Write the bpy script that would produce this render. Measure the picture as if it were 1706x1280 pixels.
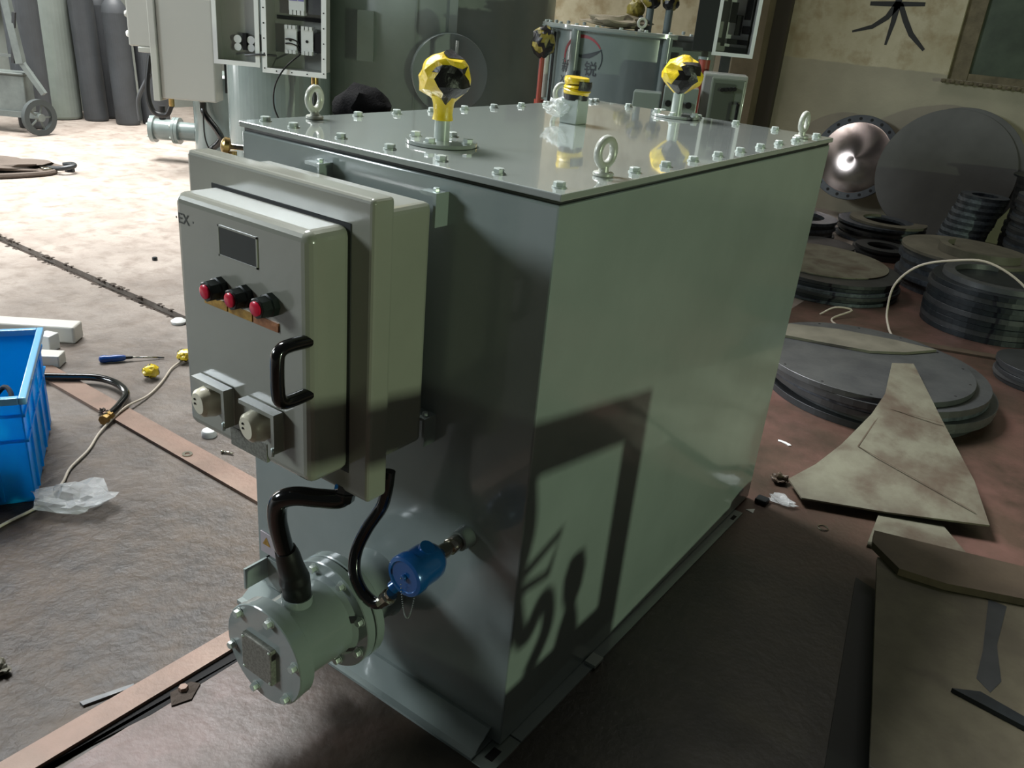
import bpy, bmesh, math, random
from mathutils import Vector, Matrix, noise
random.seed(7)
S = bpy.context.scene
COL = S.collection
for o in list(bpy.data.objects): bpy.data.objects.remove(o)

# ------------------------------------------------------------------ camera
cam_d = bpy.data.cameras.new('camera'); cam = bpy.data.objects.new('camera', cam_d); COL.objects.link(cam)
cam.location = (1.52203, -1.15613, 1.4702)
cam.rotation_euler = (1.15045, -0.08752, 0.63289)
cam_d.sensor_fit = 'HORIZONTAL'; cam_d.sensor_width = 36.0
cam_d.lens = 1422.149 / 1706 * 36.0
cam_d.clip_start = 0.02; cam_d.clip_end = 100
S.camera = cam
# ------------------------------------------------------------------ light
S.view_settings.view_transform = 'Standard'; S.view_settings.look = 'None'
S.view_settings.gamma = 1; S.view_settings.use_curve_mapping = False
S.view_settings.exposure = 0.0
w = bpy.data.worlds.new('world'); S.world = w; w.use_nodes = True
bg = w.node_tree.nodes['Background']
bg.inputs[0].default_value = (0.80, 0.86, 0.84, 1); bg.inputs[1].default_value = 0.035

def area(name, loc, target, sx, sy, power, col, spread=180):
    l = bpy.data.lights.new(name, 'AREA'); l.shape = 'RECTANGLE'; l.size = sx; l.size_y = sy
    l.energy = power; l.color = col; l.spread = math.radians(spread)
    o = bpy.data.objects.new(name, l); COL.objects.link(o); o.location = loc
    o.rotation_euler = (Vector(target) - Vector(loc)).to_track_quat('-Z', 'Y').to_euler()
    return o
# roof light over the far left bay, high window in the left side of the hall, doorway far to the right
area('roof_skylight', (-5.4, 2.7, 5.4), (-5.0, 2.6, 0), 4.5, 3.6, 450, (1.0, 0.985, 0.96), 95)
area('lid_fill_light', (-2.8, 1.2, 5.6), (.5, 0.9, 1.2), 2.2, 1.8, 75, (0.97, 0.99, 1.0), 50)  # added fill from above to brighten the lid
area('high_window_daylight', (-6.2, -5.0, 3.9), (0.0, 0.0, 0.8), 2.4, 1.6, 450, (0.86, 0.95, 1.0))
area('side_door_daylight', (-7.75, 0.7, 1.5), (0, 1.6, 1.0), 2.0, 2.4, 130, (1.0, 1.0, 0.99))
area('doorway_daylight', (10.0, -0.65, 1.25), (0.8, 0.42, 0.5), 0.14, 0.14, 275, (0.82, 1.0, 0.68))
area('roof_skylight_back', (0.2, 4.6, 5.8), (0.2, 5.4, 0), 2.5, 1.2, 40, (1.0, 0.97, 0.92))

# ------------------------------------------------------------------ materials
def lin(c):
    r = []
    for v in c:
        v = v / 255.0
        r.append(v / 12.92 if v <= 0.04045 else ((v + 0.055) / 1.055) ** 2.4)
    return (r[0], r[1], r[2], 1)

def M(name, c, rough=.5, metal=0.0, c2=None, scale=4.0, lo=.35, hi=.65, bump=0.0, bscale=60.0, coat=0.0,
      trans=0.0, alpha=1.0, rvar=0.0, detail=5, c3=None, scale3=1.2, spec=None):
    m = bpy.data.materials.new(name); m.use_nodes = True
    nt = m.node_tree; b = nt.nodes['Principled BSDF']
    b.inputs['Base Color'].default_value = lin(c); b.inputs['Roughness'].default_value = rough
    b.inputs['Metallic'].default_value = metal
    if spec is not None: b.inputs['Specular IOR Level'].default_value = spec
    if coat: b.inputs['Coat Weight'].default_value = coat; b.inputs['Coat Roughness'].default_value = .04
    if trans: b.inputs['Transmission Weight'].default_value = trans
    if alpha < 1: b.inputs['Alpha'].default_value = alpha
    tc = nt.nodes.new('ShaderNodeTexCoord')
    def nz(s, d=detail):
        n = nt.nodes.new('ShaderNodeTexNoise'); n.inputs['Scale'].default_value = s; n.inputs['Detail'].default_value = d
        n.inputs['Roughness'].default_value = .6
        nt.links.new(tc.outputs['Object'], n.inputs['Vector']); return n
    if c2:
        n = nz(scale); r = nt.nodes.new('ShaderNodeMapRange')
        r.inputs[1].default_value = lo; r.inputs[2].default_value = hi
        nt.links.new(n.outputs['Fac'], r.inputs[0])
        mx = nt.nodes.new('ShaderNodeMix'); mx.data_type = 'RGBA'
        mx.inputs[6].default_value = lin(c); mx.inputs[7].default_value = lin(c2)
        nt.links.new(r.outputs[0], mx.inputs[0]); out = mx.outputs[2]
        if c3:
            n3 = nz(scale3); r3 = nt.nodes.new('ShaderNodeMapRange'); r3.inputs[1].default_value = .48; r3.inputs[2].default_value = .68
            nt.links.new(n3.outputs['Fac'], r3.inputs[0])
            m3 = nt.nodes.new('ShaderNodeMix'); m3.data_type = 'RGBA'; m3.inputs[7].default_value = lin(c3)
            nt.links.new(out, m3.inputs[6]); nt.links.new(r3.outputs[0], m3.inputs[0]); out = m3.outputs[2]
        nt.links.new(out, b.inputs['Base Color'])
    if rvar:
        n = nz(scale * 2 if c2 else 8); r = nt.nodes.new('ShaderNodeMapRange')
        r.inputs[3].default_value = max(0, rough - rvar); r.inputs[4].default_value = rough + rvar
        nt.links.new(n.outputs['Fac'], r.inputs[0]); nt.links.new(r.outputs[0], b.inputs['Roughness'])
    if bump:
        n = nz(bscale, 6); bp = nt.nodes.new('ShaderNodeBump'); bp.inputs['Strength'].default_value = bump; bp.inputs['Distance'].default_value = .01
        nt.links.new(n.outputs['Fac'], bp.inputs['Height']); nt.links.new(bp.outputs[0], b.inputs['Normal'])
    return m

paint = M('tank_paint', (140, 150, 147), .16, 0, (132, 142, 139), 3, coat=.35, bump=.015, bscale=5)
paint_lid = M('lid_paint', (146, 152, 148), .08, 0, (140, 147, 142), 3, coat=1.0)
paint_old = M('far_tank_paint', (124, 136, 134), .22, 0, (114, 126, 124), 2, coat=.3, bump=.01, bscale=5)
paint_green = M('green_grey_paint', (126, 136, 129), .28, 0, (114, 124, 117), 2, coat=.2)
panel_paint = M('panel_enamel', (146, 147, 136), .2, 0, (140, 141, 130), 3, coat=.4, bump=.02, bscale=220)
panel_grey = M('panel_grey_enamel', (150, 152, 146), .3, 0, coat=.2)
panel_dk = M('olive_door_enamel', (96, 104, 92), .35)
pillar_dk2 = M('dark_olive_panel', (70, 76, 66), .35)
black = M('black_rubber', (16, 16, 16), .4)
gloss_black = M('black_gloss_conduit', (12, 12, 13), .14, coat=.5)
gasket_m = M('gasket', (24, 28, 28), .6)
red_lens = M('red_lens', (205, 30, 62), .25, coat=.3)
dark_green = M('dark_collar', (22, 30, 28), .35)
gold = M('gold_label', (188, 150, 70), .4, .3, (150, 112, 48), 90)
copper = M('copper_label', (176, 122, 84), .4, .3, (140, 92, 60), 90)
cream_pl = M('cream_plastic', (226, 220, 196), .3, coat=.3)
white_pl = M('white_plastic', (225, 228, 226), .35)
screen = M('display_glass', (26, 36, 34), .3)
blue_al = M('blue_enamel', (20, 82, 142), .25, .2, coat=.4, bump=.05, bscale=90)
nickel = M('nickel', (190, 186, 172), .22, 1.0)
brass = M('brass', (196, 168, 110), .28, 1.0, (160, 130, 80), 20)
steel_bolt = M('zinc_bolt', (186, 198, 192), .3, .5)
paint_bolt = M('painted_bolt', (168, 177, 171), .3, .1)
eye_m = M('eye_bolt_paint', (176, 178, 168), .3, .1)
chain_m = M('bead_chain', (200, 205, 200), .2, 1.0)
yellow = M('yellow_tape', (232, 204, 40), .3, 0, (205, 170, 28), 30, coat=.4, bump=.3, bscale=50)
yellow_old = M('dull_yellow_tape', (150, 138, 60), .4, 0, (120, 108, 44), 30, bump=.3, bscale=50)
black_tape = M('black_tape', (20, 18, 18), .32, bump=.3, bscale=60)
clear_film = M('clear_film', (215, 220, 220), .1, 0, alpha=.36, bump=.5, bscale=60)
concrete = M('concrete_floor', (168, 158, 149), .5, 0, (146, 135, 126), 3.6, .36, .66, bump=.6, bscale=22, rvar=.1, c3=(132, 120, 110), scale3=9)
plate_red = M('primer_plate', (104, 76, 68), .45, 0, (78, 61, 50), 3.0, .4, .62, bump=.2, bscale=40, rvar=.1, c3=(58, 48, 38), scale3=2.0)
def dirt_shade_zone(m, ctr=(0.2, -0.8, 0), nsc=1.6, namp=2.4, a=2.2, b_=5.2, cA=(36, 28, 19), cB=(78, 63, 47)):
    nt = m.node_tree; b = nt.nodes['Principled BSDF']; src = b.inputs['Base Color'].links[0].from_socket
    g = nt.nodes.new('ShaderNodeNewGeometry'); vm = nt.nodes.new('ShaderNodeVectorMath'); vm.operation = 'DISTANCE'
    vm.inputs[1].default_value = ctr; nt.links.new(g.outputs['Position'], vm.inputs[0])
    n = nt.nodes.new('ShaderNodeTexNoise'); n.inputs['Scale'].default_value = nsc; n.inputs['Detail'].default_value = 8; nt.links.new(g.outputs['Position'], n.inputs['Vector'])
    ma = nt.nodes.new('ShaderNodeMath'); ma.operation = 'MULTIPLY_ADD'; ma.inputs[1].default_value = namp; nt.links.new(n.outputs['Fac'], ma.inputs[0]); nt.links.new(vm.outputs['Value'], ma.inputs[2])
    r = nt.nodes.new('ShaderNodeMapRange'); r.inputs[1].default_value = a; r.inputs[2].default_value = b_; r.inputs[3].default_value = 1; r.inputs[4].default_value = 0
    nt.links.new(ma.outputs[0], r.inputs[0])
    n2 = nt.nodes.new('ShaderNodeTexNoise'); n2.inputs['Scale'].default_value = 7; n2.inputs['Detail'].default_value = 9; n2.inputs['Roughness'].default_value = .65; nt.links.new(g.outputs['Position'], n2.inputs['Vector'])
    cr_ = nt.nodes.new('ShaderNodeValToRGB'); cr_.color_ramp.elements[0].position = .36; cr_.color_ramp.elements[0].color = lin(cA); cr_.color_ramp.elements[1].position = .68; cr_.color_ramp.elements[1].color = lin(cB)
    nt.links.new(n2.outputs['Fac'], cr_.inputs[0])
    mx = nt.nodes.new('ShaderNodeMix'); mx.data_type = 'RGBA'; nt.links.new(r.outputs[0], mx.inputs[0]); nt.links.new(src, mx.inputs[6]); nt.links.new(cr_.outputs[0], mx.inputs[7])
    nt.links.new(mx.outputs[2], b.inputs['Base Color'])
dirt_shade_zone(concrete)
dirt_shade_zone(plate_red, (1.35, .25, 0), 2.5, .7, 1.15, 1.6, (34, 30, 22), (56, 49, 37))  # soft shadow of the tank painted into the plate colour
groove_m = M('groove_dirt', (70, 60, 52), .9, bump=.8, bscale=60)
bar_rust = M('rusty_bar', (140, 112, 96), .5, .1, (118, 95, 80), 6, bump=.15, bscale=60, c3=(146, 124, 108), scale3=2)
steel_dark = M('mill_scale_plate', (68, 70, 72), .45, .5, (54, 56, 58), 5, bump=.1, bscale=30)
steel_disc_m = M('dull_disc_steel', (92, 92, 89), .5, .2, (80, 80, 77), 3)
steel_mid = M('grey_steel_plate', (90, 92, 92), .42, .4, (72, 74, 76), 6, bump=.1, bscale=40, rvar=.1)
steel_dust = M('dusty_steel_plate', (116, 112, 98), .6, .1, (92, 89, 77), 5, bump=.2, bscale=30)
steel_blue = M('blue_grey_steel', (96, 104, 112), .4, .5, (66, 71, 78), 30, bump=.1, bscale=60)
steel_pale = M('pale_blue_steel', (142, 152, 162), .4, .3, (104, 112, 120), 40)
steel_black = M('dark_blued_steel', (46, 52, 56), .4, .5, (36, 40, 44), 20)
polished = M('polished_steel', (186, 172, 168), .24, 1.0, (140, 126, 118), 5, .5, .7, bump=.03, bscale=12, rvar=.08)
polished.node_tree.nodes['Principled BSDF'].inputs['Anisotropic'].default_value = .85
_t = polished.node_tree.nodes.new('ShaderNodeTangent'); _t.direction_type = 'RADIAL'; _t.axis = 'Y'
polished.node_tree.links.new(_t.outputs[0], polished.node_tree.nodes['Principled BSDF'].inputs['Tangent'])
hole_m = M('hole_black', (10, 10, 10), .8)
sheet_m = M('dirty_sheet', (118, 117, 100), .6, .1, (98, 93, 79), 7, bump=.15, bscale=50, c3=(84, 72, 59), scale3=6)
ply = M('dirty_board', (90, 84, 67), .6, 0, (74, 68, 53), 9, bump=.15, bscale=30, c3=(64, 57, 45), scale3=3)
wood_brown = M('brown_plank', (86, 73, 58), .6, 0, (70, 58, 46), 6, bump=.2, bscale=30)
gas_cyl = M('gas_cylinder_paint', (72, 76, 80), .55, 0, (62, 65, 68), 3)
gas_pale = M('pale_cylinder_paint', (124, 132, 126), .6, 0, (112, 120, 114), 3)
cart_m = M('cart_steel', (112, 120, 116), .5, .2, (92, 98, 96), 6)
tyre = M('tyre', (60, 66, 66), .7)
blue_pl = M('blue_plastic', (4, 176, 240), .3, 0, (4, 166, 232), 2, coat=.2)
def translucent(m, c, f):
    nt = m.node_tree; b = nt.nodes['Principled BSDF']; o = nt.nodes['Material Output']
    t_ = nt.nodes.new('ShaderNodeBsdfTranslucent'); t_.inputs[0].default_value = lin(c); mx = nt.nodes.new('ShaderNodeMixShader'); mx.inputs[0].default_value = f
    nt.links.new(b.outputs[0], mx.inputs[1]); nt.links.new(t_.outputs[0], mx.inputs[2]); nt.links.new(mx.outputs[0], o.inputs[0])
translucent(blue_pl, (30, 205, 255), .45)
rim_lit = M('lit_blue_rim', (120, 188, 236), .35, coat=.3)  # bright highlight on the crate rim painted as a paler blue
sd_blue = M('screwdriver_blue', (24, 70, 140), .3, coat=.3)
white_cable = M('white_cable', (190, 180, 164), .5)
red_pipe = M('red_oxide_pipe', (150, 64, 48), .5)
alu_white = M('white_profile', (210, 208, 200), .4)
cloth_m = M('dusty_cloth', (150, 140, 120), .9, bump=.5, bscale=40)
strap_m = M('dark_webbing', (88, 78, 70), .85, bump=.4, bscale=60)
hair_m = M('black_hair', (8, 8, 10), .75, bump=.6, bscale=120, spec=.1)
skin_m = M('skin', (178, 132, 106), .5)
cloth_dark = M('dark_workwear', (40, 44, 56), .85)
glass_m = M('grimy_glass', (78, 88, 74), .25, 0, (58, 66, 56), 3, coat=.2)
tube_glass = M('gauge_tube', (190, 190, 180), .1, coat=.6)
spray = M('black_spray_paint', (34, 34, 32), .7)
logo_red = M('logo_red', (150, 50, 56), .4)
logo_dark = M('logo_dark', (40, 48, 52), .4)
ink = M('print_ink', (70, 72, 68), .5)
contactor_m = M('contactor_white', (205, 208, 206), .4)
purple_m = M('violet_label', (120, 116, 170), .4)
label_m = M('pinkish_label', (176, 168, 172), .5)
frame_rust = M('weathered_window_frame', (112, 102, 80), .8, 0, (84, 76, 58), 8, bump=.4, bscale=40)
pillar_m = M('brown_pillar_paint', (112, 100, 80), .7, 0, (90, 80, 62), 3, bump=.2, bscale=30)
pillar_dark = M('dark_brown_paint', (62, 56, 48), .7)
wall_conc = M('left_wall_render', (150, 156, 150), .8, 0, (134, 140, 134), 2, bump=.2, bscale=20)

# plastered wall: cream above, grey dado below a ragged paint line (the paint's own colours)
wall_m = M('cream_plaster', (184, 175, 150), .8, 0, (164, 154, 126), 2.5, bump=.25, bscale=25, c3=(150, 136, 106), scale3=6)
def dado(m):
    nt = m.node_tree; b = nt.nodes['Principled BSDF']; src = b.inputs['Base Color'].links[0].from_socket
    g = nt.nodes.new('ShaderNodeNewGeometry'); sx = nt.nodes.new('ShaderNodeSeparateXYZ'); nt.links.new(g.outputs['Position'], sx.inputs[0])
    n = nt.nodes.new('ShaderNodeTexNoise'); n.inputs['Scale'].default_value = 6; nt.links.new(g.outputs['Position'], n.inputs['Vector'])
    ma = nt.nodes.new('ShaderNodeMath'); ma.operation = 'MULTIPLY_ADD'; ma.inputs[1].default_value = .03
    nt.links.new(n.outputs['Fac'], ma.inputs[0]); nt.links.new(sx.outputs['Z'], ma.inputs[2])
    r = nt.nodes.new('ShaderNodeMapRange'); r.inputs[1].default_value = 1.255; r.inputs[2].default_value = 1.265
    nt.links.new(ma.outputs[0], r.inputs[0])
    n2 = nt.nodes.new('ShaderNodeTexNoise'); n2.inputs['Scale'].default_value = 3.0; n2.inputs['Detail'].default_value = 6
    nt.links.new(g.outputs['Position'], n2.inputs['Vector'])
    lo = nt.nodes.new('ShaderNodeMix'); lo.data_type = 'RGBA'; lo.inputs[6].default_value = lin((132, 127, 110)); lo.inputs[7].default_value = lin((172, 164, 142))
    nt.links.new(n2.outputs['Fac'], lo.inputs[0])
    mx = nt.nodes.new('ShaderNodeMix'); mx.data_type = 'RGBA'
    nt.links.new(r.outputs[0], mx.inputs[0]); nt.links.new(lo.outputs[2], mx.inputs[6]); nt.links.new(src, mx.inputs[7])
    nt.links.new(mx.outputs[2], b.inputs['Base Color'])
dado(wall_m)

# ------------------------------------------------------------------ mesh helpers
class MB:
    def __init__(s): s.v = []; s.f = []
    def add(s, vs, fs):
        n = len(s.v); s.v += [Vector(v) for v in vs]; s.f += [[i + n for i in f] for f in fs]; return s
    def box(s, x0, x1, y0, y1, z0, z1):
        return s.add([(x0,y0,z0),(x1,y0,z0),(x1,y1,z0),(x0,y1,z0),(x0,y0,z1),(x1,y0,z1),(x1,y1,z1),(x0,y1,z1)],
                     [(0,3,2,1),(4,5,6,7),(0,1,5,4),(1,2,6,5),(2,3,7,6),(3,0,4,7)])
    def rbox(s, x0, x1, y0, y1, z0, z1, r=.01, seg=3):
        bm = bmesh.new(); bmesh.ops.create_cube(bm, size=1)
        for v in bm.verts:
            v.co = Vector(((x0+x1)/2 + v.co.x*(x1-x0), (y0+y1)/2 + v.co.y*(y1-y0), (z0+z1)/2 + v.co.z*(z1-z0)))
        bmesh.ops.bevel(bm, geom=bm.edges[:], offset=r, segments=seg, profile=.5, affect='EDGES')
        s.bm(bm); return s
    def bm(s, bm):
        bm.verts.index_update(); s.add([v.co.copy() for v in bm.verts], [[v.index for v in f.verts] for f in bm.faces]); bm.free(); return s
    def lathe(s, prof, p0=(0,0,0), axis=(0,0,1), n=32, a0=0.0, a1=None):
        ax = Vector(axis).normalized(); t = Vector((1,0,0)) if abs(ax.x) < .9 else Vector((0,1,0))
        u = (t - ax*t.dot(ax)).normalized(); w_ = ax.cross(u); p0 = Vector(p0)
        vs = []; fs = []; m = len(prof); full = a1 is None
        if full: a1 = a0 + 2*math.pi
        cnt = n if full else n + 1
        for i in range(cnt):
            a = a0 + (a1 - a0)*i/n; d = u*math.cos(a) + w_*math.sin(a)
            for r, h in prof: vs.append(p0 + d*r + ax*h)
        for i in range(n):
            j = (i+1) % cnt
            for k in range(m-1): fs.append((i*m+k, j*m+k, j*m+k+1, i*m+k+1))
        if full:
            if prof[0][0] > 1e-6: fs.append([i*m for i in range(n)][::-1])
            if prof[-1][0] > 1e-6: fs.append([i*m+m-1 for i in range(n)])
        return s.add(vs, fs)
    def cyl(s, p0, p1, r, r1=None, n=24, bev=0.0):
        p0 = Vector(p0); p1 = Vector(p1); L = (p1-p0).length; r1 = r if r1 is None else r1
        pr = [(r-bev, 0), (r, bev), (r1, L-bev), (r1-bev, L)] if bev else [(r, 0), (r1, L)]
        return s.lathe(pr, p0, p1-p0, n)
    def ring(s, c, axis, ri, ro, h, n=40, a0=0.0, a1=None):
        prof = [(ri, 0), (ro, 0), (ro, h), (ri, h), (ri, 0)]
        ax = Vector(axis); m0 = len(s.f)
        s.lathe(prof, c, ax, n, a0, a1)
        if a1 is None: del s.f[-2:]
        else:
            base = len(s.v) - (n+1)*5
            s.f.append([base+3, base+2, base+1, base]); e = base + n*5; s.f.append([e, e+1, e+2, e+3])
        return s
    def tube(s, pts, r, n=10, smooth=4, closed=False):
        P = [Vector(p) for p in pts]; rr = r if isinstance(r, (list, tuple)) else [r]*len(P)
        if smooth > 1:
            Q = []; R_ = []; N = len(P)
            for i in range(N if closed else N-1):
                a = P[(i-1) % N] if (closed or i > 0) else P[0]*2-P[1]
                b = P[i]; c = P[(i+1) % N]; d = P[(i+2) % N] if (closed or i+2 < N) else P[-1]*2-P[-2]
                for k in range(smooth):
                    t = k/smooth
                    Q.append(.5*((2*b)+(c-a)*t+(2*a-5*b+4*c-d)*t*t+(3*b-a-3*c+d)*t**3)); R_.append(rr[i]*(1-t)+rr[(i+1) % N]*t)
            if not closed: Q.append(P[-1]); R_.append(rr[-1])
            P, rr = Q, R_
        N = len(P); vs = []; fs = []; up = None
        for i in range(N):
            a = P[i-1] if (i > 0 or closed) else P[0]; b = P[(i+1) % N] if (i < N-1 or closed) else P[-1]
            t = (b-a).normalized()
            if up is None: up = t.orthogonal().normalized()
            up = (up - t*up.dot(t)).normalized(); sd = t.cross(up)
            for k in range(n):
                an = 2*math.pi*k/n; vs.append(P[i] + (up*math.cos(an)+sd*math.sin(an))*rr[i])
        for i in range(N if closed else N-1):
            j = (i+1) % N
            for k in range(n):
                l = (k+1) % n; fs.append((i*n+k, i*n+l, j*n+l, j*n+k))
        if not closed: fs.append(list(range(n))[::-1]); fs.append([(N-1)*n+k for k in range(n)])
        return s.add(vs, fs)
    def prism(s, poly, h, z=0.0):      # polygon in xy, extruded up by h; poly points may carry own z
        n = len(poly); bot = [Vector((p[0], p[1], (p[2] if len(p) > 2 else z))) for p in poly]
        top = [b + Vector((0,0,h)) for b in bot]
        fs = [list(range(n))[::-1], [n+i for i in range(n)]] + [(i, (i+1) % n, n+(i+1) % n, n+i) for i in range(n)]
        return s.add(bot+top, fs)
    def hexb(s, p, axis, r, h):
        return s.lathe([(r, 0), (r, h*.85), (r*.88, h)], p, axis, 6)
    def xf(s, mat):
        s.v = [mat @ v for v in s.v]; return s
    def mesh(s, name, mat, ang=35):
        me = bpy.data.meshes.new(name); me.from_pydata(s.v, [], s.f)
        bm = bmesh.new(); bm.from_mesh(me); bmesh.ops.recalc_face_normals(bm, faces=bm.faces); bm.to_mesh(me); bm.free()
        if ang:
            ar = sorted(p_.area for p_ in me.polygons); med = ar[len(ar)//2]      # large flats and end caps keep their own flat normal
            me.polygons.foreach_set('use_smooth', [True]*len(me.polygons)); me.set_sharp_from_angle(angle=math.radians(ang))
            me.polygons.foreach_set('use_smooth', [not (p_.area > 8*med or len(p_.vertices) > 6) for p_ in me.polygons])
        me.materials.append(mat); return me

ORG = {}
def tag(o, label=None, cat=None, group=None, kind=None):
    if label: o['label'] = label
    if cat: o['category'] = cat
    if group: o['group'] = group
    if kind: o['kind'] = kind
    return o
def thing(name, label, cat, loc=(0,0,0), rz=0.0, group=None):
    o = bpy.data.objects.new(name, None); COL.objects.link(o); o.location = loc; o.rotation_euler = (0,0,rz)
    o.empty_display_size = .1; ORG[o.name] = Vector(loc); return tag(o, label, cat, group)
def part(name, mb, mat, root, label=None, ang=35):
    """mb in WORLD coords for unrotated roots: shifted to the root's own origin"""
    top = root
    while top.parent: top = top.parent
    off = ORG.get(top.name, Vector((0,0,0)))
    if not isinstance(mb, MB): me = mb
    else:
        mb.v = [v - off for v in mb.v]; me = mb.mesh(name, mat, ang)
    o = bpy.data.objects.new(name, me); COL.objects.link(o); o.parent = root
    if label: o['label'] = label
    return o
def inst(name, me, root, loc, rot=(0,0,0)):
    top = root
    while top.parent: top = top.parent
    o = bpy.data.objects.new(name, me); COL.objects.link(o); o.parent = root
    o.location = Vector(loc) - ORG.get(top.name, Vector((0,0,0))); o.rotation_euler = rot; return o
def local(name, label, cat, loc, rz=0.0, group=None):     # parts will be given in local coords
    o = thing(name, label, cat, loc, rz, group); ORG[o.name] = Vector((0,0,0)); return o
def single(name, mb, mat, label, cat, group=None, ang=35, kind=None):
    zs = min(v.z for v in mb.v); cx = sum(v.x for v in mb.v)/len(mb.v); cy = sum(v.y for v in mb.v)/len(mb.v)
    c = Vector((cx, cy, zs)); mb.v = [v-c for v in mb.v]
    o = bpy.data.objects.new(name, mb.mesh(name, mat, ang)); COL.objects.link(o); o.location = c
    ORG[o.name] = c
    return tag(o, label, cat, group, kind)
def struct(name, mb, mat, ang=0):
    o = bpy.data.objects.new(name, mb.mesh(name, mat, ang)); COL.objects.link(o); o['kind'] = 'structure'; return o
def text_mesh(txt, size, name='lettering', spacing=1.0, extrude=0.0):
    cu = bpy.data.curves.new(name, 'FONT'); cu.body = txt; cu.size = size; cu.space_character = spacing; cu.extrude = extrude; cu.offset = size*.012
    o = bpy.data.objects.new(name, cu); COL.objects.link(o)
    dg = bpy.context.evaluated_depsgraph_get(); me = bpy.data.meshes.new_from_object(o.evaluated_get(dg))
    COL.objects.unlink(o); bpy.data.objects.remove(o); mb = MB()
    mb.add([v.co.copy() for v in me.vertices], [list(f.vertices) for f in me.polygons]); bpy.data.meshes.remove(me); return mb

# ================================================================== THE SETTING
GX = 12
fl = MB()
# concrete slab in two fields with a broken expansion groove between them
def slab(y0, y1): fl.add([(-GX,y0,0),(GX,y0,0),(GX,y1,0),(-GX,y1,0)], [(0,1,2,3)])
slab(-9, 1.0); slab(1.06, 12)
fl.add([(-GX,1.0,0),(GX,1.0,0),(GX,1.0,-.03),(-GX,1.0,-.03)], [(0,3,2,1)])
fl.add([(-GX,1.06,0),(GX,1.06,0),(GX,1.06,-.03),(-GX,1.06,-.03)], [(0,1,2,3)])
floor = struct('floor', fl, concrete)
gr = MB(); gr.add([(-GX,.99,-.028),(GX,.99,-.028),(GX,1.07,-.028),(-GX,1.07,-.028)], [(0,1,2,3)])
for i in range(220):
    x = random.uniform(-6, -1.2); y = 1.0 + random.choice((-.003, .062)) + random.uniform(-.008,.008); r = random.uniform(.006,.02)
    gr.lathe([(r,-.005),(r*.8,.002),(r*.3,r*.25)], (x,y,-.001), (0,0,1), 6)
g_o = part('groove', gr, groove_m, floor, 'dirt-filled joint between concrete fields', 0)
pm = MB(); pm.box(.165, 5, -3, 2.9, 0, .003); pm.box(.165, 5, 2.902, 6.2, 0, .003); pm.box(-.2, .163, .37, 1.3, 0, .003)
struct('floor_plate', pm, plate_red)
part('gap', MB().prism([(.129,-1.1),(.134,-.68),(.172,-.42),(.178,-.02),(.1425,-.02)], .0036), hole_m, floor, 'dark gap between bar and plate')

WY = 6.9
wb = MB()
wb.box(-9, .05, WY, WY+.25, 0, 6); wb.box(.05, 3.2, WY, WY+.25, 0, 1.215); wb.box(3.2, 9, WY, WY+.25, 0, 6); wb.box(.05, 3.2, WY, WY+.25, 3.0, 6)
wall_back = struct('wall_back', wb, wall_m)
pl = MB(); pl.box(-1.72, -1.47, WY-.22, WY, 0, 6)
pil = part('pillar', pl, pillar_m, wall_back)
part('dark_strip', MB().box(-1.468, -1.33, WY-.07, WY, 0, 6), pillar_dark, wall_back)  # dark upright strip beside the pillar, full wall height
# the sprayed character on the cream plaster
def stroke(pts, ws):
    mb = MB(); L = []; R_ = []
    n = len(pts)
    for i, (x, z) in enumerate(pts):
        a = Vector(pts[max(0,i-1)]); b = Vector(pts[min(n-1,i+1)]); t = (b-a).normalized(); nn = Vector((-t.y, t.x))*ws[i]
        L.append((x+nn.x, z+nn.y)); R_.append((x-nn.x, z-nn.y))
    poly = L + R_[::-1]
    m = len(poly); vs = [(p[0], WY-.0015, p[1]) for p in poly]
    fs = [(i, i+1, m-2-i, m-1-i) for i in range(n-1)]
    return mb.add(vs, fs)
for pts, ws in [([(-.69,1.725),(-.5,1.735),(-.26,1.75)], [.016,.02,.015]),
                ([(-.47,2.05),(-.47,1.75),(-.472,1.6),(-.49,1.42)], [.02,.026,.02,.01]),
                ([(-.47,1.735),(-.53,1.63),(-.63,1.55),(-.785,1.50)], [.03,.022,.017,.008]),
                ([(-.45,1.74),(-.38,1.62),(-.31,1.52),(-.18,1.41)], [.02,.022,.021,.012])]:
    part('painted_stroke', stroke(pts, ws), spray, wall_back, 'black sprayed stroke of a character', 0)
# window in the back wall
wn = MB()
wn.box(.05, .19, WY+.04, WY+.12, 1.215, 3.0); wn.box(.05, 3.2, WY+.04, WY+.12, 2.9, 3.0); wn.box(1.55, 1.62, WY+.05, WY+.11, 1.215, 2.9)
wn.box(3.1, 3.2, WY+.04, WY+.12, 1.215, 3.0); wn.box(.19, 3.1, WY+.05, WY+.11, 1.215, 1.27)
win = struct('window_1', wn, frame_rust)
part('pane', MB().box(.19, 1.55, WY+.075, WY+.085, 1.27, 2.9), glass_m, win)
part('pane', MB().box(1.62, 3.1, WY+.075, WY+.085, 1.27, 2.9), glass_m, win)
sl = MB().box(.02, 3.23, WY-.05, WY+.04, 1.19, 1.2135)
part('window_sill', sl, frame_rust, win)
rp = MB()
for k in range(46): rp.lathe([(.006,-.02),(.015,-.01),(.015,.01),(.006,.02)], (.04+k*.069, WY-.05, 1.20), (1,.25,.35), 8)
part('twisted_bar', rp, frame_rust, win)

wl = MB(); wl.box(-8.05, -7.8, -9, 9, 0, 6)
wall_left = struct('wall_left', wl, wall_conc)
part('window_ledge', MB().box(-7.8, -7.7, 1.2, 3.9, 1.0, 1.06), pillar_dark, wall_left)

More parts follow.
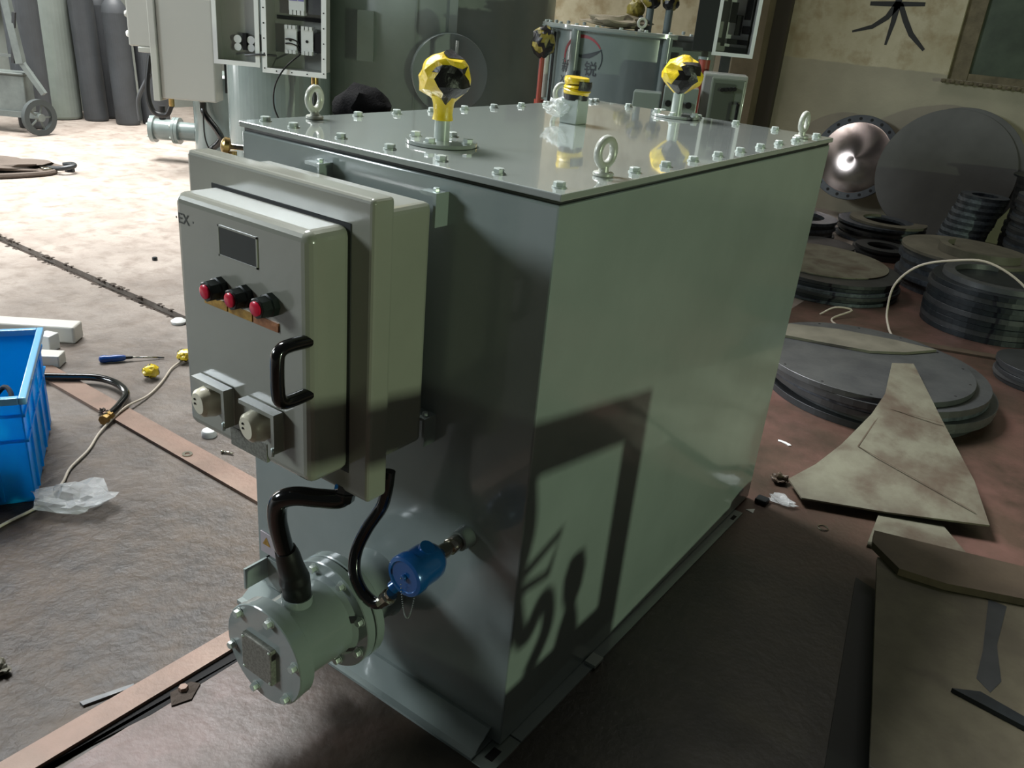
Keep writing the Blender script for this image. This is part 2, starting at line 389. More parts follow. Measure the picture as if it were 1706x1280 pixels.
# ================================================================== MAIN TANK
W, D, H = .8016, 1.4197, 1.2
tank = thing('rectangular_tank', 'large glossy grey-green rectangular steel tank in the centre foreground', 'tank', (W/2, D/2, 0))
bt = MB(); bt.rbox(.004, W-.004, .004, D-.004, .008, H-.02, .004, 2)
part('body', bt, paint, tank)
part('gasket', MB().box(.008, W-.008, .008, D-.008, H-.02, H-.0125), gasket_m, tank)
lid = part('lid', MB().rbox(0, W, 0, D, H-.0125, H, .002, 2), paint_lid, tank)
fb = MB()
fb.box(W-.01, W+.024, .045, 1.30, 0, .008)                                   # right foot flange
fb.box(.0, W-.028, -.066, .01, 0, .01)                                       # front ledge
fb.add([(0,-.004,.045),(W-.03,-.004,.045),(W-.03,-.05,.01),(0,-.05,.01),(0,.006,.045),(W-.03,.006,.045)], [(0,1,2,3),(0,4,5,1),(0,3,4),(1,5,2)])
part('base_flange', fb, paint, tank)
fp = MB(); fp.box(W-.026, W+.024, -.066, .042, 0, .006)
pad = part('foot_pad', fp, paint_green, tank)
part('slot', MB().rbox(W-.012, W+.008, -.04, -.005, .0055, .0068, .0005, 1), hole_m, pad)
part('slot', MB().rbox(W+.006, W+.018, 1.235, 1.265, .0075, .0088, .0005, 1), hole_m, tank)
part('weld_pad', MB().box(W+.0, W+.03, .345, .385, .008, .016), paint_bolt, tank)
bolt_me = MB().lathe([(.0125,0),(.0125,.0025)], (0,0,0), (0,0,1), 16).hexb((0,0,.0025), (0,0,1), .0105, .0075).mesh('lid_bolt', paint_bolt, 30)
pos = [(x, .045) for x in (.03, .117, .255, .385, .512, .642, .767)]
pos += [(W-.036, .05+.128*k) for k in range(2, 10)] + [(W-.036, 1.375)]
pos += [(.036, .045+.13*k) for k in range(1, 11) if k != 1]
pos += [(.036+.1216*k, D-.045) for k in range(0, 6)]
for i, (x, y) in enumerate(pos): inst('lid_bolt', bolt_me, lid, (x, y, H), (0,0,random.uniform(0,1)))
eb = MB(); eb.cyl((0,0,0),(0,0,.008),.019,n=20,bev=.002); eb.lathe([(.010,.006),(.009,.018)], (0,0,0), (0,0,1), 14)
ringpts = [(math.cos(a)*.023, 0, .042+math.sin(a)*.023) for a in [2*math.pi*k/20 for k in range(20)]]
eb.tube(ringpts, .0078, 10, 1, True)
eb_me = eb.mesh('eye_bolt', eye_m, 40)
for (x, y, rz) in ((.752, .212, 1.45), (.04, .17, 1.8), (.752, 1.285, 1.55), (.10, 1.06, 1.3)):
    inst('eye_bolt', eb_me, lid, (x, y, H), (0,0,rz))
# brackets that carry the panel
for (x0, x1, z0, z1) in ((.53, .568, 1.10, 1.16), (.53, .568, .665, .725), (.235, .275, 1.10, 1.16), (.20,.24,.665,.725)):
    b_ = MB().box(x0, x1-.006, -.03, .004, z1-.006, z1).box(x1-.006, x1, -.03, .004, z0, z1)
    bk = part('mounting_bracket', b_, paint, tank)
    part('screw', MB().hexb((x1-.012, -.016, z1), (0,0,1), .006, .007), steel_bolt, bk)
part('sticker', MB().box(.02, .10, -.0005, .004, .14, .20), label_m, tank)
tr = MB(); tr.add([(.028,-.0012,.165),(.058,-.0012,.165),(.043,-.0012,.19)], [(0,1,2)])
part('warning_triangle', tr, gold, tank, None, 0)
lg = MB().box(.045, .051, -.075, .004, .075, .135).box(.045, .10, -.006, .004, .05, .135)
part('earth_lug', lg, paint, tank)

# small brass drain cock at the far left side of the tank
v = thing('brass_valve', 'small brass ball valve poking out of the left side of the grey-green tank', 'valve', (-.03, .02, 1.05))
part('stem', MB().cyl((.006,.02,1.142),(-.03,.0,1.142),.006,n=12), nickel, v)
part('knob', MB().lathe([(.008,0),(.017,.004),(.017,.014),(.012,.018),(.006,.02)], (-.03,.0,1.142), (-.55,-.8,.2), 16), brass, v)
part('body', MB().cyl((-.028,.003,1.132),(-.028,.003,1.095),.009,n=12), brass, v)

# ================================================================== CONTROL PANEL
pn = thing('control_panel', 'grey enamelled explosion-proof control box with three red buttons on the tank front', 'control box', (.347, -.03, .62))
part('rear_box', MB().rbox(.132, .562, -.155, -.03, .676, 1.145, .012), panel_paint, pn)
ff = MB()
fx0, fx1, fz0, fz1 = .107, .587, .619, 1.173
dx0, dx1, dz0, dz1 = .179, .5385, .665, 1.1255       # opening for the door
bm = bmesh.new(); bmesh.ops.create_cube(bm, size=1)
for q in bm.verts: q.co = Vector(((fx0+fx1)/2+q.co.x*(fx1-fx0), -.175+q.co.y*.05, (fz0+fz1)/2+q.co.z*(fz1-fz0)))
bmesh.ops.bevel(bm, geom=bm.edges[:], offset=.008, segments=3, profile=.5, affect='EDGES')
fr = ff.bm(bm)
flange = part('flange', ff, panel_paint, pn)
part('seam', MB().rbox(dx0, dx1, -.2016, -.16, dz0, dz1, .0007, 1), gasket_m, pn)
dm = MB().rbox(.184, .533, -.285, -.19, .669, 1.121, .018, 4)
door = part('door', dm, panel_paint, pn)
ds = MB(); ds.box(.312, .408, -.2862, -.28, 1.037, 1.085)
disp = part('display_window', ds, screen, door)
dfm = MB(); dfm.box(.309,.312,-.2868,-.28,1.034,1.088); dfm.box(.408,.411,-.2868,-.28,1.034,1.088); dfm.box(.309,.411,-.2868,-.28,1.085,1.088); dfm.box(.309,.411,-.2868,-.28,1.034,1.037)
part('display_bezel', dfm, panel_paint, door)
for bx, bz in ((.310,.976),(.377,.979),(.443,.982)):
    b_ = part('push_button', MB().lathe([(.021,0),(.021,.012),(.0185,.014),(.0185,.032),(.0165,.034)], (bx,-.284,bz), (0,-1,0), 8), dark_green, pn)
    part('red_lens', MB().lathe([(.0125,0),(.0125,.004),(.009,.006),(0,.0065)], (bx,-.317,bz), (0,-1,0), 20), red_lens, b_)
for i, (lx0, lx1, mt) in enumerate(((.262,.325,gold),(.329,.392,gold),(.396,.459,copper))):
    part('button_label', MB().box(lx0, lx1, -.2875, -.28, .937, .953), mt, pn)
hd = MB().tube([(.520,-.275,.938),(.520,-.315,.940),(.520,-.333,.936),(.520,-.340,.920),(.520,-.340,.862),(.520,-.333,.846),(.520,-.315,.842),(.520,-.275,.843)], .0115, 14, 4)
part('handle', hd, gloss_black, pn)
for sx in (.236, .372):
    z0, z1 = .716, .792
    sw = MB(); sw.box(sx, sx+.094, -.288, -.28, z0, z1)
    s_ = part('switch_plate', sw, panel_paint, pn)
    sg = MB(); sg.box(sx, sx+.094, -.308, -.288, z1-.008, z1); sg.box(sx+.086, sx+.094, -.308, -.288, z0, z1-.008)
    part('switch_guard', sg, panel_paint, s_)
    part('guard_screw', MB().cyl((sx+.09,-.308,z0+.012),(sx+.09,-.308,z0-.004),.003,n=8), steel_bolt, s_)
    cx, cz = sx+.043, (z0+z1)/2+.006
    kb = MB(); prof = []
    n = 28
    lay = []
    for (sc, dep) in ((1.05,0),(1.08,.012),(1.0,.022),(.93,.034),(.7,.040)):
        lay.append([])
        for k in range(n):
            a = 2*math.pi*k/n; r = .0235*sc
            e = max(0, math.cos(a + math.pi/2 - .35))**3       # pointer lobe hangs down
            r *= 1 + .45*e
            lay[-1].append(Vector((cx + math.cos(a)*r, -.288-dep, cz + math.sin(a)*r)))
    vs = [q for l in lay for q in l]; fs = [(i*n+k, i*n+(k+1)%n, (i+1)*n+(k+1)%n, (i+1)*n+k) for i in range(4) for k in range(n)] + [[4*n+k for k in range(n)]]
    kb.add(vs, fs); kn = part('knob', kb, cream_pl, s_)
    part('terminal_hole', MB().cyl((cx-.006,-.3275,cz+.004),(cx-.006,-.3295,cz+.004),.0022,n=8).cyl((cx-.006,-.3275,cz-.005),(cx-.006,-.3295,cz-.005),.0022,n=8), hole_m, s_)
plate_text = M('worn_nameplate', (128, 129, 120), .45, .1, (108, 108, 100), 160, .46, .54)
part('nameplate', MB().box(.316,.418,-.2862,-.28,.672,.710), plate_text, pn)
ex = text_mesh('EX', .026, 'lettering', 1.05)
ex.xf(Matrix.Translation((.197,-.2856,1.068)) @ Matrix.Rotation(math.pi/2, 4, 'X'))
part('lettering', ex, ink, door, 'EX mark', 0)
for dx in (.192, .240):
    part('mark_dot', MB().lathe([(.0022,0),(.0001,.0003)], (dx,-.2851,1.076), (0,-1,0), 8), ink, door)
part('cable_gland', MB().lathe([(.019,0),(.019,.014),(.022,.016),(.022,.03),(.019,.034)], (.515,-.185,.625), (0,-.25,-1), 8), gloss_black, pn)

# ================================================================== HEATER
hx, hz = .42, .245
ht = thing('flanged_heater', 'grey cylindrical heater housing bolted to the tank front below the control box', 'heater', (hx, 0, hz-.125))
part('nozzle', MB().lathe([(.085,0),(.078,.012),(.076,.08),(.08,.1)], (hx,.004,hz), (0,-1,0), 48), paint, ht)
part('rear_flange', MB().cyl((hx,-.095,hz),(hx,-.118,hz),.124,n=56,bev=.002), paint, ht)
part('gasket', MB().cyl((hx,-.117,hz),(hx,-.123,hz),.119,n=48), gasket_m, ht)
part('front_flange', MB().cyl((hx,-.122,hz),(hx,-.145,hz),.124,n=56,bev=.002), paint, ht)
part('housing', MB().lathe([(.098,0),(.088,.012),(.086,.12),(.096,.132),(.109,.134),(.109,.158)], (hx,-.143,hz), (0,-1,0), 56), paint, ht)
cv = part('end_cover', MB().lathe([(.111,0),(.111,.012),(.109,.014),(0,.014)], (hx,-.299,hz), (0,-1,0), 56), paint, ht)
nb = MB().rbox(hx-.052, hx+.038, -.325, -.31, hz-.052, hz+.036, .003, 2)
npl = part('nameplate', nb, plate_text, cv)
for sx, sz in ((-.046,.030),(.032,.030),(-.046,-.046),(.032,-.046)):
    part('rivet', MB().lathe([(.003,0),(.002,.002),(0,.0025)], (hx+sx,-.325,hz+sz), (0,-1,0), 8), steel_bolt, cv)
hb = MB().hexb((0,0,0), (0,-1,0), .0085, .012); hb.lathe([(.0115,-.001),(.0115,.0012)], (0,0,0), (0,-1,0), 14)
hb_me = hb.mesh('cover_bolt', paint_bolt, 30)
for k in range(6):
    a = math.radians(75 + 60*k); inst('cover_bolt', hb_me, cv, (hx+math.cos(a)*.097, -.313, hz+math.sin(a)*.097))
for a in (105, -75): 
    a = math.radians(a+0); part('jacking_hole', MB().cyl((hx+math.cos(a+.42)*.098,-.310,hz+math.sin(a+.42)*.098),(hx+math.cos(a+.42)*.098,-.3134,hz+math.sin(a+.42)*.098),.0042,n=10), hole_m, cv)
for k in range(8):
    a = math.radians(20 + 45*k); inst('flange_bolt', hb_me, ht, (hx+math.cos(a)*.108, -.145, hz+math.sin(a)*.108))
part('name_strip', MB().box(hx+.03,hx+.034,-.15,-.146,hz-.01,hz+.02), paint, ht)
part('gland_boss', MB().cyl((hx,-.225,hz+.07),(hx,-.225,hz+.098),.033,.031,n=28), paint, ht)

# hoses
h1 = MB().tube([(.517,-.188,.606),(.512,-.2,.598),(.487,-.225,.600),(.455,-.255,.604),(.430,-.27,.588),(.419,-.268,.545),(.418,-.255,.480),(.422,-.24,.42),(.42,-.227,.37)], .0185, 18, 6)
hs = thing('black_conduit', 'thick glossy black conduit looping from the control box down to the heater', 'hose', (hx, -.227, .34))
part('hose', h1, gloss_black, hs)
part('taped_sleeve', MB().tube([(hx,-.225,hz+.09),(hx,-.226,.36),(.421,-.231,.385),(.4215,-.2355,.405),(.4215,-.240,.42),(.4205,-.246,.448),(.4195,-.251,.466)], [.028,.029,.031,.027,.026,.024,.021], 18, 5), black, hs)
h2 = MB().tube([(.556,-.112,.64),(.556,-.118,.60),(.551,-.125,.563),(.534,-.145,.517),(.526,-.165,.47),(.535,-.178,.43),(.558,-.18,.398),(.586,-.178,.386),(.606,-.172,.393)], .0125, 14, 6)
h2o = thing('black_sensor_hose', 'thinner black hose curving from behind the control box to the blue sensor', 'hose', (.556,-.15,.38))
part('hose', h2, gloss_black, h2o)
part('hose_gland', MB().lathe([(.0135,0),(.0135,.016),(.016,.018),(.016,.03),(.012,.032),(.012,.042)], (.603,-.173,.391), (.6,.05,.8), 10), nickel, h2o)

# blue transmitter
bx_, bz_ = .665, .487
bs = thing('blue_transmitter', 'round blue enamelled sensor head with bead chain on a nickel nipple in the tank front', 'sensor', (bx_, -.1, .43))
part('weld_boss', MB().lathe([(.024,0),(.022,.02),(.021,.028)], (bx_,.004,bz_), (0,-1,0), 24), paint, bs)
part('nipple', MB().cyl((bx_,-.02,bz_),(bx_,-.052,bz_),.0165,n=8), nickel, bs)
part('union', MB().lathe([(.013,0),(.013,.012),(.0155,.014),(.0155,.03),(.012,.032)], (bx_,-.05,bz_), (0,-1,0), 12), nickel, bs)
hdp = part('head', MB().lathe([(.012,0),(.016,.012),(.030,.022),(.037,.034),(.039,.05),(.039,.085),(.042,.087),(.042,.104),(.040,.108),(.033,.1095),(.031,.107),(0,.107)], (bx_,-.072,bz_), (0,-1,0), 40), blue_al, bs)
part('side_port', MB().cyl((bx_,-.125,bz_+.03),(bx_+.006,-.125,bz_+.042),.015,n=14), blue_al, bs)
part('cable_port', MB().cyl((bx_-.02,-.145,bz_-.025),(bx_-.042,-.165,bz_-.055),.013,n=14), blue_al, bs)
part('chain_lug', MB().cyl((bx_,-.178,bz_),(bx_,-.186,bz_),.006,n=10), blue_al, hdp)
ch = MB()
for k in range(44):
    t = k/43; a = math.pi*t
    q = Vector((bx_ - .002 + .020*t, -.187 + .02*t, bz_ - .082*math.sin(a)**.7 - .02*t)); ch.lathe([(.0004,-.0017),(.0017,0),(.0004,.0017)], q, (0,0,1), 6)
part('bead_chain', ch, chain_m, bs)

# ================================================================== WRAPPED SENSORS ON THE LID
def crumple(c, rx, rz, seed, f_black, tail=0.0, amp=.16):
    bm = bmesh.new(); bmesh.ops.create_icosphere(bm, subdivisions=3, radius=1)
    for q in bm.verts:
        d = q.co.normalized(); nn = noise.noise(d*2.1+Vector((seed,0,0)))*amp + noise.noise(d*5+Vector((0,seed,0)))*amp*.5
        cell = noise.cell(d*3.3+Vector((seed,seed,0)))*.10
        r = 1 + nn + cell*.6
        z = d.z*rz*r
        x = d.x*rx*r; y = d.y*rx*r
        if d.z < -.55:
            k = min(1, (-.55-d.z)/.35); x *= 1-.45*k; y *= 1-.45*k; z -= tail*k
        q.co = Vector((c[0]+x, c[1]+y, c[2]+z))
    ye = MB(); bl = MB(); vs = [q.co.copy() for q in bm.verts]; bm.verts.index_update()
    ye.add(vs, [[q.index for q in f.verts] for f in bm.faces])
    C = Vector(c)
    bf = [f for f in bm.faces if f_black((f.calc_center_median()-C))]
    bl.add([C+(q-C)*1.025 for q in vs], [[q.index for q in f.verts] for f in bf])
    used = sorted({i for f in bl.f for i in f}); mp = {j: i for i, j in enumerate(used)}
    bl.v = [bl.v[i] for i in used]; bl.f = [[mp[i] for i in f] for f in bl.f]
    bm.free(); return ye, bl
view = Vector((.59,-.80,.1)).normalized(); rgt = Vector((.806,.591,0))
def sensor(x, y, label, seed, rx, zc, rz, fb_, tail, post_r, post_top, plate=True):
    s_ = thing('wrapped_sensor', label, 'sensor', (x, y, H))
    if plate:
        fo = part('mounting_flange', MB().cyl((x,y,H+.0005),(x,y,H+.0085),.072,n=48,bev=.001), paint_lid, s_)
        for k in range(4):
            a = math.radians(17+90*k); inst('flange_bolt', bolt_me, fo, (x+math.cos(a)*.057, y+math.sin(a)*.057, H+.008))
    part('post', MB().cyl((x,y,H+(.008 if plate else 0)),(x,y,post_top),post_r,n=24), paint_bolt, s_)
    ye, bl = crumple((x,y,zc), rx, rz, seed, fb_, tail)
    part('tape_wrap', ye, yellow, s_, 'crumpled yellow hazard tape', 25)
    part('black_tape', bl, black_tape, s_, 'black stripe of the tape', 25)
    return s_
s1 = sensor(.387, .191, 'yellow and black tape-wrapped sensor nearest the control box on the tank lid', 1.7, .050, 1.326, .046,
    lambda d: (d.dot(view) > .012 and -.012 < d.dot(rgt)+.35*d.z < .045 and d.z < .022) or (d.z > .038 and d.dot(rgt) > .0), .006, .0155, 1.30)
part('tape_neck', MB().lathe([(.021,0),(.019,.012),(.021,.03),(.026,.045)], (.387,.191,1.247), (0,0,1), 12), yellow, s1)
s3 = sensor(.358, 1.304, 'yellow and black tape-wrapped sensor at the far right end of the tank lid', 5.2, .058, 1.323, .050,
    lambda d: (d.dot(view) > .005 and -.02 < d.dot(rgt)-.5*d.z < .042 and d.z < .035), .010, .016, 1.29)
part('tape_neck', MB().lathe([(.012,0),(.022,.02),(.03,.04)], (.358,1.304,1.262), (0,0,1), 12), yellow, s3)
s2 = thing('capped_stub', 'low square stub capped with yellow tape and clear film mid-lid', 'sensor', (.312, .80, H))
part('stub', MB().rbox(.312-.026,.312+.026,.80-.026,.80+.026,H,1.262,.002,1), paint_bolt, s2)
part('collar', MB().cyl((.312,.8,1.258),(.312,.8,1.272),.031,n=20), black, s2)
tw = MB()
for k in range(5):
    tw.lathe([(.030+.003*math.sin(k*2.1),0),(.034+.002*math.sin(k*1.3),.006),(.031,.0105)], (.312+.002*math.sin(k),.80,1.268+k*.0085), (.1*math.sin(k*1.7),.1*math.cos(k*2),1), 14)
part('tape_wrap', tw, yellow, s2, 'yellow tape turns', 25)
part('black_tape', MB().lathe([(.037,0),(.038,.012),(.036,.022)], (.312,.80,1.286), (.1,0,1), 18, -.9, .5), black_tape, s2)
def crumpled_sheet(c, r, seed, n=14, amp=.5, flat=.45, squash=(1,1)):
    bm = bmesh.new(); bmesh.ops.create_icosphere(bm, subdivisions=3, radius=1); mb = MB(); zmin = 9
    for q in bm.verts:
        d = q.co.normalized(); k = 1 + amp*noise.noise(d*1.6+Vector((seed,3,1))) + .45*amp*noise.noise(d*4.7+Vector((1,seed,0)))+ .25*amp*noise.noise(d*11+Vector((1,seed,0)))
        q.co = Vector((d.x*k*squash[0], d.y*k*squash[1], max(0,(d.z*.5+.5))*k*flat*2))*r + Vector(c)
    return mb.bm(bm)
part('clear_film', crumpled_sheet((.278,.775,H+.012), .032, 4.4, flat=.6, amp=.7), clear_film, s2, 'scrap of clear plastic film', 0)

# ================================================================== BACKGROUND UNITS (frames turned towards the viewer)
RZ = .6329
# --- small cylindrical unit at the left with heater, panel and hoses
u2 = local('small_round_tank', 'slim pale cylindrical tank on the left behind the control box', 'tank', (-4.72, 3.42, 0), RZ)
part('shell', MB().lathe([(.22,0),(.22,.72),(.2,.74),(0,.745)], (0,0,0), (0,0,1), 48), paint_old, u2)
part('base_ring', MB().cyl((0,0,0),(0,0,.015),.25,n=40), paint_old, u2)
h3 = local('small_flanged_heater', 'small grey flanged heater sticking out left from the slim round tank', 'heater', (-4.72-.806*.35, 3.42-.591*.35, .10), RZ)
part('nozzle', MB().cyl((.14,0,.15),(0,0,.15),.075,n=28), paint_old, h3)
part('rear_flange', MB().cyl((-.0,0,.15),(-.025,0,.15),.108,n=32), paint_old, h3)
part('front_flange', MB().cyl((-.028,0,.15),(-.05,0,.15),.108,n=32), paint_old, h3)
part('housing', MB().cyl((-.05,0,.15),(-.2,0,.15),.085,n=32), paint_old, h3)
part('end_cover', MB().cyl((-.2,0,.15),(-.235,0,.15),.108,n=32), paint_old, h3)
for k in range(6):
    a = math.radians(30+60*k)
    for xx in (-.235, -.05): part('cover_bolt', MB().hexb((xx, math.cos(a)*.095, .15+math.sin(a)*.095), (-1,0,0), .011, .014), paint_bolt, h3)
part('sleeve', MB().cyl((-.14,0,.22),(-.14,0,.34),.028,n=16), black, h3)
p2 = local('side_view_control_box', 'grey control box seen edge-on at upper left above the small flanged heater', 'control box', (-4.92, 2.99, 0), RZ)
part('rear_box', MB().rbox(.10,.52,-.22,-.03,.56,1.30,.012), panel_grey, p2)
part('flange', MB().rbox(.05,.10,-.25,.0,.54,1.32,.006,2), panel_grey, p2)
d2 = part('door', MB().rbox(-.13,.05,-.19,-.03,.92,1.28,.012), panel_grey, p2)
part('door_lip', MB().rbox(-.06,.05,-.2,-.02,.88,.92,.006,2), panel_grey, p2)
for zz in (1.14, 1.0):
    part('knob', MB().lathe([(.025,0),(.028,.02),(.02,.035),(0,.037)], (-.13,-.12,zz), (-1,0,0), 16), white_pl if zz < 1.1 else panel_grey, d2)
part('cable_gland', MB().cyl((.13,-.1,.57),(.13,-.1,.49),.022,n=14), brass, p2)
part('cable_gland', MB().cyl((.36,-.05,.57),(.36,-.05,.52),.025,n=14), panel_grey, p2)
part('side_conduit', MB().box(.54,.60,-.05,.0,.62,.95), gasket_m, p2)
def wpt(lx, ly, z, o=(-4.92,2.99)): return (o[0]+.806*lx-.591*ly, o[1]+.591*lx+.806*ly, z)
single('far_hose', MB().tube([wpt(.13,-.1,.5),wpt(.08,-.1,.42),wpt(-.02,-.1,.44),wpt(-.06,-.08,.6),wpt(-.03,-.05,.85)], .02, 10, 6), black, 'thin black hose hooked under the edge-on control box at upper left', 'hose')
single('far_hose', MB().tube([wpt(-.03,-.06,.72),wpt(-.1,-.04,.62),wpt(-.17,0,.5),wpt(-.18,.03,.34)], .018, 10, 6), gas_cyl, 'grey hose dropping into the small flanged heater at left', 'hose')
single('far_hose', MB().tube([wpt(.36,-.05,.53),wpt(.38,-.08,.45),wpt(.48,-.1,.33),wpt(.5,-.1,.26),wpt(.4,-.1,.16),wpt(.32,-.1,.05),wpt(.3,-.1,.0)], .026, 12, 6), gloss_black, 'thick black hose with an elbow bend below the edge-on control box', 'hose')
single('far_cable', MB().tube([wpt(.62,-.15,.68),wpt(.64,-.16,.5),wpt(.68,-.16,.35),wpt(.64,-.16,.2),wpt(.5,-.16,.12),wpt(.4,-.15,.25),wpt(.38,-.12,.5)], .006, 8, 6), black, 'thin black cable hanging in a loop beside the slim round tank', 'cable')

# --- bright round tank with opened electrical enclosure
t1 = local('bright_round_tank', 'shiny sunlit cylindrical tank behind the opened electrical enclosure', 'tank', (-3.36, 2.90, 0), RZ)
part('shell', MB().lathe([(.34,0),(.34,2.0),(.32,2.02),(0,2.05)], (0,0,0), (0,0,1), 72), paint_old, t1)
part('base_ring', MB().cyl((0,0,0),(0,0,.02),.345,n=48), paint_old, t1)
part('band', MB().lathe([(.344,0),(.344,.03)], (0,0,1.6), (0,0,1), 64), paint_old, t1)
def tray(root, x0, x1, z0, z1, depth, m_rim, m_in, y=0.0, rim=.035):
    part('rim', MB().box(x0,x0+rim,y-.012,y,z0,z1).box(x1-rim,x1,y-.012,y,z0,z1).box(x0+rim,x1-rim,y-.012,y,z0,z0+rim).box(x0+rim,x1-rim,y-.012,y,z1-rim,z1), m_rim, root)
    q = MB(); a, b, c, d = x0+rim, x1-rim, z0+rim, z1-rim; t = .006
    q.box(a-t,a,y,y+depth,c-t,d+t).box(b,b+t,y,y+depth,c-t,d+t).box(a,b,y,y+depth,c-t,c).box(a,b,y,y+depth,d,d+t).box(a-t,b+t,y+depth-t,y+depth,c-t,d+t)
    return part('shell', q, m_in, root)
dz = local('open_enclosure_door', 'opened enclosure door showing two round fittings inside, left of the contactors', 'enclosure door', (-3.213, 2.299, .379), .60); dz.scale = (.742,)*3
tray(dz, -.02, .36, .80, 1.55, .12, white_pl, panel_grey)
for q in (.16, .27):
    k = part('switch_back', MB().cyl((q,.11,1.00),(q,.06,1.00),.032,n=20).cyl((q,.115,.94),(q,.06,.94),.03,n=20), contactor_m, dz)
    part('contact_block', MB().box(q+.045,q+.075,.05,.11,.92,1.05), black, dz)
bxn = local('open_enclosure', 'open electrical enclosure with white contactors on the sunlit round tank', 'enclosure', (-2.983, 2.462, .379), .52); bxn.scale = (.742,)*3
tray(bxn, 0, .54, .765, 1.62, .2, white_pl, panel_grey, rim=.04)
for xx in (.02, .52):
    for k in range(7): part('rim_screw', MB().cyl((xx,-.012,.80+k*.115),(xx,-.015,.80+k*.115),.006,n=8), hole_m, bxn)
for k in range(3): part('rim_screw', MB().cyl((.12+k*.13,-.012,.785),(.12+k*.13,-.015,.785),.006,n=8), hole_m, bxn)
for xx in (.16, .30):
    c_ = part('contactor', MB().box(xx,xx+.10,.08,.19,.93,1.12), contactor_m, bxn)
    for zz in (.925, 1.115):
        for k in range(3): part('terminal', MB().box(xx+.004+k*.033,xx+.028+k*.033,.07,.16,zz,zz+.03), contactor_m, c_)
    part('screw_face', MB().cyl((xx+.05,.08,1.03),(xx+.05,.076,1.03),.012,n=10), hole_m, c_)
part('relay', MB().box(.41,.50,.09,.19,.95,1.10), black, bxn)
part('relay', MB().box(.265,.298,.1,.19,.95,1.10), black, bxn)
for k, zz in enumerate((1.02, .985)):
    part('wire', MB().tube([(.17,.075,zz+.015),(.22,.06,zz+.02),(.27,.08,zz),(.28,.12,zz-.05)], .006, 6, 4), black, bxn)
pb = part('breaker', MB().box(.20,.33,.08,.19,1.26,1.46), contactor_m, bxn)
part('breaker_label', MB().box(.205,.27,.076,.081,1.33,1.45), purple_m, pb)
part('breaker_label', MB().box(.28,.325,.076,.081,1.33,1.45), purple_m, pb)
for k in range(4): part('terminal', MB().box(.205+k*.033,.228+k*.033,.075,.15,1.225,1.26), contactor_m, pb)
part('breaker', MB().box(.36,.49,.09,.19,1.24,1.46), steel_mid, bxn)
part('din_rail', MB().box(.06,.5,.185,.194,1.18,1.21), steel_dark, bxn)
part('cable_gland', MB().cyl((.41,.09,.765),(.41,.09,.67),.03,n=14), brass, bxn)
part('cable', MB().tube([(.41,.09,.68),(.41,.08,.55),(.39,.06,.35),(.38,.05,.2)], .02, 8, 4), black, bxn)
part('arm', MB().tube([(-.14,-.02,.885),(-.02,-.03,.90),(.1,.05,.90)], .009, 8, 3), steel_mid, bxn)
part('cable', MB().tube([(.3,.06,.93),(.2,-.03,.82),(.12,-.05,.68),(.1,-.04,.52),(.14,-.03,.4),(.2,-.02,.3)], .007, 8, 5), black, bxn)
part('bracket', MB().box(.05,.45,.2,.24,.9,.98), steel_dark, bxn)

# --- tall grey round tank in the middle
t2 = local('large_round_tank', 'largest dark grey-green cylindrical tank standing behind the middle of the lid', 'tank', (-3.16, 4.18, 0), RZ); t2.scale = (1.08,)*3
part('shell', MB().lathe([(.88,0),(.88,2.6),(.84,2.66),(0,2.8)], (0,0,0), (0,0,1), 96), paint_green, t2)
part('base_ring', MB().cyl((0,0,0),(0,0,.02),.89,n=64), paint_green, t2)
part('reflection_strip', MB().box(.20,.25,-.89,-.80,1.12,2.4), paint_green, t2)  # this raised strip and the next imitate reflections on the shell
part('reflection_strip', MB().box(-.36,-.26,-.88,-.78,.95,1.24), paint_green, t2)
part('weld_seam', MB().box(-.005,.005,-.886,-.875,0,2.6), paint_green, t2)
ax_ = Vector((math.sin(math.radians(14)), -math.cos(math.radians(14)), 0))
mh = part('manhole_cover', MB().cyl(ax_*.86+Vector((0,0,.92)), ax_*.93+Vector((0,0,.92)), .24, n=48, bev=.004), paint_old, t2)
part('cover_handle', MB().cyl(ax_*.945+Vector((.03,.01,.84)), ax_*.945+Vector((.03,.01,1.12)), .012, n=10), paint_green, mh)

# --- tank with logo
T3 = (-1.14, 3.715); R3 = .50
t3 = local('logo_round_tank', 'round grey tank with printed red arc logo standing behind the lid right of centre', 'tank', (T3[0], T3[1], 0), RZ)
part('shell', MB().lathe([(R3,0),(R3,1.36),(R3-.01,1.37)], (0,0,0), (0,0,1), 96), paint_old, t3)
lo = part('lid', MB().lathe([(R3+.045,0),(R3+.045,.014),(R3+.043,.016),(0,.016)], (0,0,1.372), (0,0,1), 80), paint_lid, t3)
part('top_flange', MB().lathe([(R3-.005,-.02),(R3+.045,-.008),(R3+.045,0)], (0,0,1.372), (0,0,1), 80), paint_old, t3)
for k in range(24):
    a = 2*math.pi*k/24; inst('lid_bolt', bolt_me, lo, (math.cos(a)*(R3+.02), math.sin(a)*(R3+.02), 1.388))
inst('eye_bolt', eb_me, lo, (0,-.32,1.388), (0,0,.2)); inst('eye_bolt', eb_me, lo, (.42,-.2,1.388), (0,0,1.3))
for aa in (-44, 14):
    a = math.radians(aa-90); part('vent_pipe', MB().cyl((math.cos(a)*(R3+.025), math.sin(a)*(R3+.025), .95 if aa < 0 else 1.02), (math.cos(a)*(R3+.025), math.sin(a)*(R3+.025), 1.37), .026, n=16), paint_old, t3)
def oncyl(mb, R, a_c, z0):     # wrap flat xy art (x right, y up) around the shell
    out = []
    for q in mb.v:
        a = a_c + q.x/R; out.append(Vector((math.cos(a)*R, math.sin(a)*R, z0+q.y)))
    mb.v = out; return mb
